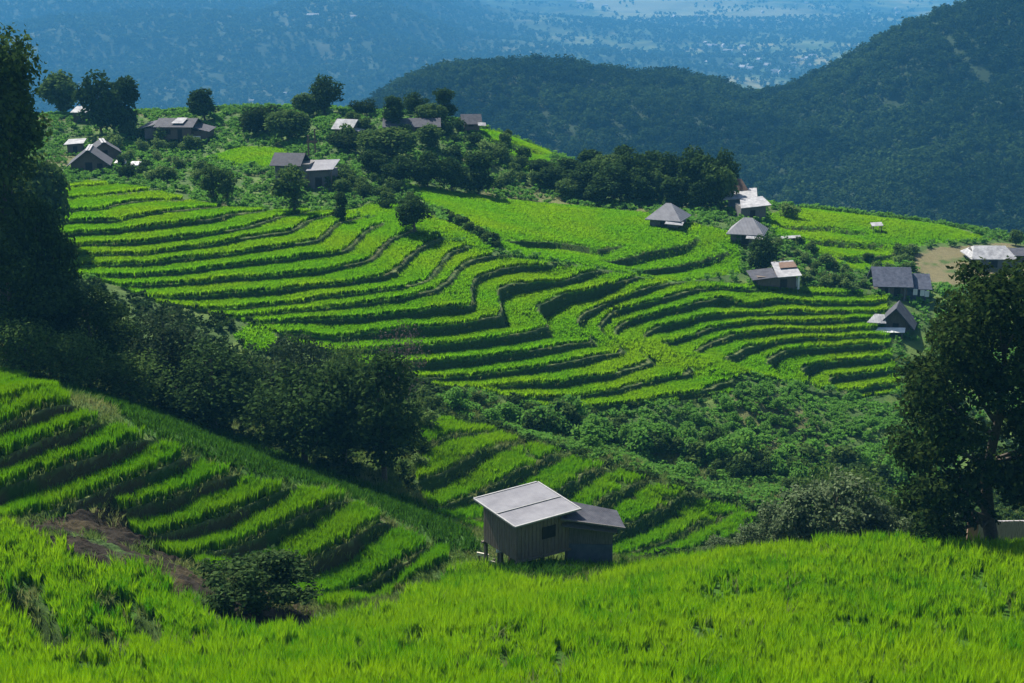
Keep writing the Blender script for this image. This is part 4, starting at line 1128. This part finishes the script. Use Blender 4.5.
r_ = tag(empty('clutter_heap', tuple(p)), 'small heap of dark sacks and pale scraps under the front of the hut', 'heap')
for q in range(5):
    x = -0.45 + 0.24 * q
    me_v = [box_vf(x - 0.2, x + 0.2, -0.2, 0.2, -0.1, 0.45 + 0.12 * (q % 3))]
    child('sack', me_v, (DARK, WOOD_GREY, DARK, PLASTER, WOOD_DARK)[q], r_, bevel=0.09)

# hill village
e, m, p = house_at('shed', 84, 121, 'small shed with pale flat roof on the skyline left of the black trees', 'shed', 4)
wd = 22 * m; h = rz_(112, 84, p)
child('wall', [box_vf(-wd * .4, wd * .4, -1.2, 1.6, -1, h)], WOOD_DARK, e); opening(e, 'door', -0.4, 0.5, 0, h * .8, -1.2)
child('roof', [slab_vf([(-wd / 2, -1.7, h + .1), (wd / 2, -1.7, h + .1), (wd / 2 - .3, 2, h + .9), (-wd / 2 + .5, 2, h + .9)], .1)], TIN_PALE, e)

e, m, p = house_at('gabled_house', 91, 171, 'front gabled dark wooden house facing the bowl, below the black trees', 'house', 12)
wd = 34 * m; h = rz_(160, 91, p); zr = rz_(147, 91, p)
child('wall', [gable_walls(wd, 6, -1.5, h, zr, 'y')], WOOD_DARK, e)
child('roof', gable(wd, 6, h, zr, .6, .1, along='y'), TIN_DARK, e)
child('ridge_cap', [slab_vf([(-.35, -3.7, zr - .05), (.35, -3.7, zr - .05), (.35, 3.7, zr - .02), (-.35, 3.7, zr - .02)], .05)], TIN_PALE, e)
opening(e, 'door', -0.5, 0.5, -.2, 1.7, -3.0); opening(e, 'window', 1.2, 2.0, .7, 1.5, -3.0)
e, m, p = house_at('gabled_house', 104, 161, 'rear gabled dark wooden house tucked behind the front one', 'house', 20)
wd = 27 * m; h = rz_(149, 104, p); zr = rz_(140, 104, p)
child('wall', [gable_walls(wd, 5, -2, h, zr, 'y')], WOOD_DARK, e)
child('roof', gable(wd, 5, h, zr, .5, .1, along='y'), TIN_DARK, e)
child('ridge_cap', [slab_vf([(-.4, -3, zr - .06), (.4, -3, zr - .06), (.4, 3, zr - .03), (-.4, 3, zr - .03)], .05)], TIN_PALE, e)
opening(e, 'window', -.4, .5, 1.2, 2.0, -2.5)
e, m, p = house_at('shed', 76, 153, 'low shed with bright lean roof left of the gabled houses', 'shed', 10)
child('wall', [box_vf(-1.2, 1.2, -1, 1.2, -1, 1.5)], WOOD_DARK, e); opening(e, 'door', -.3, .4, 0, 1.2, -1.0)
child('roof', [slab_vf([(-1.7, -1.4, 1.55), (1.5, -1.4, 1.75), (1.7, 1.5, 2.2), (-1.2, 1.5, 2.1)], .08)], TIN_PALE, e)
for px, py, lab in ((121, 166, 'pale water jar-like tank beside the front gabled house'), (136, 168, 'pale low tarp-covered mound right of the front gabled house')):
    e, m, p = house_at('covered_mound', px, py, lab, 'mound')
    child('cover', [slab_vf([(-1, -.7, .5), (1, -.7, .5), (.8, .7, 1.0), (-.8, .7, 1.0)], .2)], PLASTER, e, bevel=.1)
    child('base', [box_vf(-.8, .8, -.5, .6, -.3, .45)], WOOD_DARK, e)

e, m, p = house_at('stilt_house', 180, 142, 'large dark stilt house with patched pale roof near the left skyline', 'house', -4)
wd = 34 * m; h = rz_(124, 180, p); zr = rz_(118, 180, p)
child('wall', [gable_walls(wd, 6, .8, h, zr, 'x', 0, 0)], WOOD_DARK, e)
child('roof', gable(wd, 6, h, zr, .5, .1), TIN_DARK, e)
child('roof_patch', [slab_vf([(-wd * .1, -2.6, h + .42), (wd * .25, -2.6, h + .42), (wd * .3, -.4, zr + .12), (0, -.4, zr + .12)], .05)], TIN_PALE, e)
child('side_roof', [slab_vf([(-wd / 2 - 3.2, -3, h - .5), (-wd / 2 - .55, -3, h + .15), (-wd / 2 - .55, 2, h + .7), (-wd / 2 - 3.2, 2, h)], .1)], TIN_DARK, e)
child('side_wall', [box_vf(-wd / 2 - 2.4, -wd / 2 - .01, -2.4, 1.5, .8, h - .55)], WOOD_GREY, e)
child('annex_wall', [box_vf(wd / 2 + .01, wd / 2 + 2.6, -2, 2, -.6, h - .9)], WOOD_DARK, e)
child('annex_roof', [slab_vf([(wd / 2 + .02, -2.5, h - .3), (wd / 2 + 3, -2.5, h - 1.0), (wd / 2 + 3, 2.3, h - .7), (wd / 2 + .02, 2.3, h)], .1)], TIN_DARK, e)
posts(e, [(-wd / 2 + .2, -2.8), (-wd / 6, -2.8), (wd / 6, -2.8), (wd / 2 - .2, -2.8), (-wd / 2 - 2.2, -2.2)], -2, .79, .12)
opening(e, 'window', -1.6, -.6, 1.6, 2.5, -3.0); opening(e, 'door', .6, 1.4, .85, 2.5, -3.0)
child('laundry', [box_vf(wd / 2 - .2, wd / 2 + 1.4, -2.4, -2.3, .7, 1.3)], PLASTER, e)

e, m, p = house_at('twin_roofed_house', 306, 184, 'house with two low grey roofs half hidden behind the stout shaggy tree', 'house', -8)
wd = 34 * m; h = rz_(162, 306, p); zr = rz_(153, 300, p)
child('wall', [box_vf(-wd / 2 - 1.4, 1.2, -2.2, 2.5, -1, h)], WOOD_GREY, e)
child('roof', gable(wd * .78, 4.8, h, zr, .4, .1, cx=-2.2), TIN_DARK, e)
child('annex_wall', [box_vf(1.25, 4.4, -2.8, 1.6, -1, h - .9)], WOOD_GREY, e)
child('annex_roof', [slab_vf([(1.0, -3.3, h - .8), (5.0, -3.3, h - .5), (4.8, 1.6, h + .3), (.9, 1.6, h + .1)], .1)], TIN, e)
opening(e, 'door', 2.2, 3.2, -.2, 1.4, -2.8); opening(e, 'window', -3.4, -2.2, .8, 1.6, -2.2); posts(e, [(1.3, -3.1), (4.7, -3.1)], -1, h - .9, .09)
e, m, p = house_at('bare_pole_frame', 313, 158, 'reddish bare drying frame behind the twin-roofed house', 'frame')
child('pole', [box_vf(-.8, -.55, -.1, .1, -.5, 3.6)], RUST, e); child('pole', [box_vf(.3, .5, -.1, .1, -.5, 4.6)], RUST, e); child('crossbar', [box_vf(-.9, .8, -.16, -.101, 2.4, 2.7)], RUST, e)

e, m, p = house_at('small_house', 348, 134, 'small house with white gable roof below the tall round skyline tree', 'house', -18)
wd = 17 * m; h = rz_(126, 348, p); zr = rz_(119, 345, p)
child('wall', [gable_walls(wd, 4, -.8, h, zr, 'x')], WOOD_DARK, e); child('roof', gable(wd, 4, h, zr, .5, .1), TIN_PALE, e)
opening(e, 'door', -.4, .4, 0, h * .8, -2.0); child('porch_roof', [slab_vf([(wd / 2, -2, h * .8), (wd / 2 + 1.4, -2, h * .6), (wd / 2 + 1.4, .5, h * .6), (wd / 2, .5, h * .8)], .08)], TIN_PALE, e)
e, m, p = house_at('long_shed', 412, 130, 'long low dark shed under the skyline trees in mid village', 'shed', 3)
wd = 52 * m; h = rz_(124, 412, p); zr = rz_(118, 412, p)
child('wall', [gable_walls(wd, 4.5, -1, h, zr, 'x')], DARK, e); child('roof', gable(wd, 4.5, h, zr, .5, .1), TIN_DARK, e); opening(e, 'door', -.6, .6, 0, h * .8, -2.25, WOOD_DARK)
e, m, p = house_at('stilt_house', 471, 131, 'small brown stilt house at the right end of the village skyline', 'house', 6)
wd = 19 * m; h = rz_(121, 471, p); zr = rz_(114, 471, p)
child('wall', [gable_walls(wd * .8, 4, .3, h, zr, 'x')], WOOD_DARK, e); child('roof', gable(wd * .8, 4, h, zr, .5, .1), TIN_DARK, e)
child('awning', [slab_vf([(wd * .3, -3.2, h * .75), (wd * .72, -3.2, h * .7), (wd * .72, -2.2, h * .95), (wd * .3, -2.2, h)], .08)], TIN_PALE, e)
posts(e, [(-wd * .38, -1.9), (0, -1.9), (wd * .38, -1.9)], -1.2, .29, .1); opening(e, 'window', -.6, .3, 1.0, 1.7, -2.0)

# houses on the right hill
e, m, p = house_at('hip_roofed_house', 668, 225, 'left grey hip-roofed house at the edge of the spur field', 'house', -22)
wd = 34 * m; h = rz_(217, 668, p); zr = rz_(203, 665, p)
child('wall', [box_vf(-wd * .42, wd * .42, -2.3, 2.3, -1, h)], WOOD_GREY, e); child('roof', hip(wd * .84, 4.6, h, zr, .6, .18), TIN, e)
child('eave_sheet', [slab_vf([(wd * .1, -3.6, h - .35), (wd * .62, -3.4, h - .45), (wd * .62, -2.6, h - .1), (wd * .1, -2.6, h)], .07)], TIN_PALE, e); opening(e, 'door', -.5, .5, -.2, h * .85, -2.3)
e, m, p = house_at('hip_roofed_house', 747, 240, 'right grey hip-roofed house in front of the white-roofed cluster', 'house', -16)
wd = 34 * m; h = rz_(231, 747, p); zr = rz_(217.5, 745, p)
child('wall', [box_vf(-wd * .42, wd * .42, -2.3, 2.3, -1, h)], WOOD_GREY, e); child('roof', hip(wd * .84, 4.6, h, zr, .6, .3), TIN, e)
child('eave_sheet', [slab_vf([(wd * .05, -3.7, h - .35), (wd * .6, -3.5, h - .45), (wd * .6, -2.6, h - .1), (wd * .05, -2.6, h)], .07)], TIN_PALE, e); opening(e, 'door', -.5, .5, -.2, h * .85, -2.3)
e, m, p = house_at('white_roofed_house', 741, 214, 'pale-roofed house at the right end of the dark grove, farther of two', 'house', -10, Y=214)
h = rz_(198, 741, p)
child('wall', [box_vf(-2, 1.8, -1.6, 2, -1, h)], BLUE_WALL, e); opening(e, 'window', -.9, .2, h * .4, h * .75, -1.6, PLASTER)
child('roof', [slab_vf([(-2.8, -2.3, h + .05), (2.4, -2.3, h + .45), (2.2, 2.3, h + 1.3), (-1.6, 2.3, h + 1.0)], .1)], TIN_PALE, e)
child('brown_gable', [slab_vf([(-2.4, 1.2, h + .9), (1.0, 1.2, h + 1.05), (-.2, 2.6, h + 2.6), (-1.6, 2.6, h + 2.6)], .12)], RUST, e)
e, m, p = house_at('white_roofed_house', 752, 216, 'pale-roofed house at the right end of the dark grove, nearer and lower of two', 'house', 8, Y=208)
h = rz_(205, 752, p)
child('wall', [box_vf(-2.2, 1.6, -1.5, 1.5, -1, h)], WOOD_GREY, e); opening(e, 'door', -.8, 0, 0, h * .75, -1.5)
child('roof', [slab_vf([(-2.4, -2.0, h - .1), (2.3, -2.0, h + .3), (2.1, 1.9, h + 1.0), (-1.4, 1.9, h + .7)], .1)], TIN_PALE, e)
e, m, p = house_at('fallen_sheet', 790, 241, 'long pale roofing sheet lying in the field right of the hip roofs', 'sheet')
child('sheet', [slab_vf([(-1.5, -.4, .35), (1.5, -.4, .55), (1.5, .5, .75), (-1.5, .5, .55)], .06)], TIN_PALE, e)
child('prop', [box_vf(-1.2, 1.2, -.1, .1, -.2, .4)], WOOD_DARK, e)
e, m, p = house_at('field_hut', 876, 232, 'tiny white-roofed field hut on the far right green field', 'hut')
child('roof', [slab_vf([(-.8, -.7, 1.0), (.9, -.7, 1.1), (.9, .7, 1.4), (-.8, .7, 1.3)], .07)], TIN_PALE, e); posts(e, [(-.6, -.5), (.7, -.5), (-.6, .5), (.7, .5)], -.2, .95, .06, WOOD_DARK, 'post')
e, m, p = house_at('tin_shack', 775, 287, 'long shack with rusty patched tin roof at the top of the bowl', 'shack', 5)
wd = 44 * m; h = rz_(274, 775, p)
child('wall', [box_vf(-wd * .48, wd * .40, -1.6, 2.2, -.8, h)], WOOD_DARK, e)
child('roof', [slab_vf([(-wd * .05, -2.1, h + .02), (wd * .5, -2.1, h + .22), (wd * .52, 2.6, h + 1.25), (0, 2.6, h + 1.05)], .08)], TIN_PALE, e)
child('rusty_sheet', [slab_vf([(wd * .1, .1, h + .75), (wd * .5, .1, h + .88), (wd * .5, 1.9, h + 1.22), (wd * .15, 1.9, h + 1.12)], .06)], RUST, e)
child('low_roof', [slab_vf([(-wd * .62, -2.1, h - .3), (-wd * .06, -2.1, h + .06), (-wd * .02, 1.5, h + .55), (-wd * .62, 1.5, h + .2)], .08)], TIN_DARK, e)
posts(e, [(wd * .44, -1.9), (wd * .48, -1.2)], -.6, h + .1, .12, PLASTER, 'post'); opening(e, 'door', .2, 1.1, -.1, h * .8, -1.6)
child('hanging_cloth', [box_vf(wd * .41, wd * .43, -1.5, 0, h * .2, h * .8)], PLASTER, e)

e, m, p = house_at('slate_roofed_house', 893, 294, 'house with ribbed blue-grey roof above the right end of the bowl', 'house', -6)
wd = 38 * m; h = rz_(279, 890, p); zr = rz_(267, 890, p)
child('wall', [gable_walls(wd * .75, 5, -1, h, zr, 'x', -wd * .1, 0)], WOOD_DARK, e)
child('roof', gable(wd * .78, 5, h, zr, .6, .12, cx=-wd * .1), TILE_BLUE, e)
child('annex_wall', [box_vf(wd * .3, wd * .78, -2.0, 2, -1, h - .6)], BLUE_WALL, e)
child('annex_roof', gable(wd * .52, 4.4, h - .5, zr - .8, .4, .1, cx=wd * .56), TILE_BLUE, e)
opening(e, 'window', -wd * .3, -wd * .18, .5, 1.3, -2.5); opening(e, 'door', -.3, .5, -.3, 1.5, -2.5)
posts(e, [(-wd * .46, -2.8), (-wd * .2, -2.8), (wd * .2, -2.8)], -1, h - .3, .1, WOOD_GREY, 'post')
for q, x in enumerate((wd * .42, wd * .6, wd * .72)):
    child('laundry', [box_vf(x, x + .55, -2.6, -2.5, .5 - .1 * q, 1.3 - .1 * q)], PLASTER, e)
e, m, p = house_at('thatched_hut', 893, 326, 'hut with steep dark roof and white awnings beside the tall right tree', 'hut', -20, Y=171)
h = rz_(318, 893, p); zr = rz_(304, 898, p)
child('wall', [gable_walls(3.4, 3.4, -1.5, h, zr, 'y', .4, 0)], WOOD_DARK, e); child('roof', gable(3.4, 3.4, h, zr, .7, .15, cx=.4, along='y'), TIN_DARK, e)
child('awning', [slab_vf([(-3.0, -2.6, h - .2), (-.6, -2.8, h - .1), (-1.0, -1.6, h + .75), (-2.2, -1.4, h + .7)], .08)], TIN_PALE, e)
child('low_awning', [slab_vf([(-1.9, -3.4, h - 1.2), (1.7, -3.4, h - .9), (1.7, -2.5, h - .5), (-1.6, -2.5, h - .75)], .08)], PLASTER, e)
posts(e, [(-2.6, -2.4), (-1.2, -3.2), (1.4, -3.2)], -1.6, h - 1.2, .08, WOOD_DARK, 'post'); opening(e, 'door', .1, .8, -.4, h * .7, -1.7)
e, m, p = house_at('pale_roofed_shed', 988, 263, 'long shed with pale trapezoid roof on the bare tan ground', 'shed', -2)
wd = 44 * m; h = rz_(255, 988, p); zr = rz_(245.5, 988, p)
child('wall', [gable_walls(wd * .86, 5, -1, h, zr, 'x')], WOOD_GREY, e)
child('roof', hip(wd * .9, 5.4, h, zr, .4, .78), TIN_PALE, e); opening(e, 'door', -.6, .6, -.2, h * .8, -2.5)
e, m, p = house_at('low_shed', 1016, 263, 'low dark-walled shed with white scraps at the right edge past the pale roof', 'shed', 0)
child('wall', [box_vf(-1.5, 2.5, -1, 1.4, -1, 1.3)], WOOD_DARK, e); child('roof', [slab_vf([(-2.2, -1.5, 1.3), (3, -1.5, 1.35), (3, 1.8, 1.9), (-2.2, 1.8, 1.85)], .08)], TIN_DARK, e)
# woven fence behind the trunk of the right tree
e, m, p = house_at('woven_fence', 966, 549, 'grey woven fence with brown end panel behind the trunk of the right tree', 'fence', 2, Y=77.0)
e.location.z = at(966, 553, 77.0)[2]
child('screen', [box_vf(.62, 7.2, 0, .1, -2.2, 2.0)], BAMBOO, e)
child('slats', [box_vf(.64 + i * .118, .73 + i * .118, -.045, -.003, -1.2, 1.93 + .12 * math.sin(i * 2.3)) for i in range(55)], BAMBOO, e)
child('end_panel', [box_vf(0, .6, -.02, .14, -2.2, 1.9)], PANEL, e)
# far buildings in the valley
for px, py, s, lab, g in ((581, 3, 34, 'brightest white building on the hazy far slope at the top of the photo', None), (605, 6, 22, 'long white roof right of the brightest far building', None),
                          (313, 17, 26, 'white building high on the blue hill above the village', None), (355, 18, 22, 'small white building right of the other on the blue hill', None),
                          (286, 94, 12, 'white roof on the valley floor left of the tall round tree', None), (222, 112, 10, 'pale building on the valley floor right of the lone dark tree', None),
                          (252, 101, 9, 'small white roof on the valley floor between the lone tree and the olive tree', None), (869, 1, 40, 'large white roof at the top right of the plain', None),
                          (728, 52, 24, 'white building on the plain left of the right mountain', None), (618, 52, 20, 'white roofs at the foot of the pale hill', None)):
    p = spot(px, py, 1200, 9000)
    e = tag(empty('far_house', tuple(p), R.random() - .5), lab, 'building')
    w2, d2, h2 = s / 2, s * .22, s * .16
    child('wall', [gable_walls(s, s * .45, -2, h2, h2 * 1.8, 'x')], PLASTER, e)
    child('roof', gable(s, s * .45, h2, h2 * 1.8, .6, .3), TIN_PALE, e)
hs = jitter_spots([(690, 40), (745, 40), (820, 60), (800, 78), (745, 72), (700, 66)], 30, 12) + jitter_spots([(620, 5), (960, 2), (900, 22), (700, 30)], 18, 13)
fh = None
for px, py in hs:
    p = spot(px, py, 1300, 11000); s = 10 + 8 * R.random()
    e = tag(empty('valley_house', tuple(p), R.random() * 3), 'tiny pale house in the hazy settlement on the far plain', 'house', 'houses on the far plain')
    if fh is None:
        fh = (child('wall', [gable_walls(1, .6, -.2, .3, .55, 'x')], PLASTER, e), child('roof', gable(1, .6, .3, .55, .06, .03), TIN_PALE, e))
    else:
        for c_ in fh:
            k_ = c_.copy(); COL.objects.link(k_); k_.parent = e
    e.scale = (s, s, s)

# ------------------------------------------------------------------ the air
HAZE = 2.1e-4
mh, t, out = new_mat('haze')
v = N(t, 'ShaderNodeVolumePrincipled'); v.inputs['Density'].default_value = HAZE
v.inputs['Color'].default_value = (0.085, 0.34, 0.64, 1); v.inputs['Anisotropy'].default_value = 0.0
t.links.new(v.outputs[0], out.inputs['Volume'])
zmin = float(Z.min())
hv, hf = box_vf(-9000, 9000, -60, 16500, zmin - 1, max(30.0, float(Z.max()) + 25))
me = bpy.data.meshes.new('haze'); me.from_pydata(hv, [], hf); me.update()
tag(link('haze', me, mh), 'pale blue haze filling the valley air', 'haze', kind='stuff')
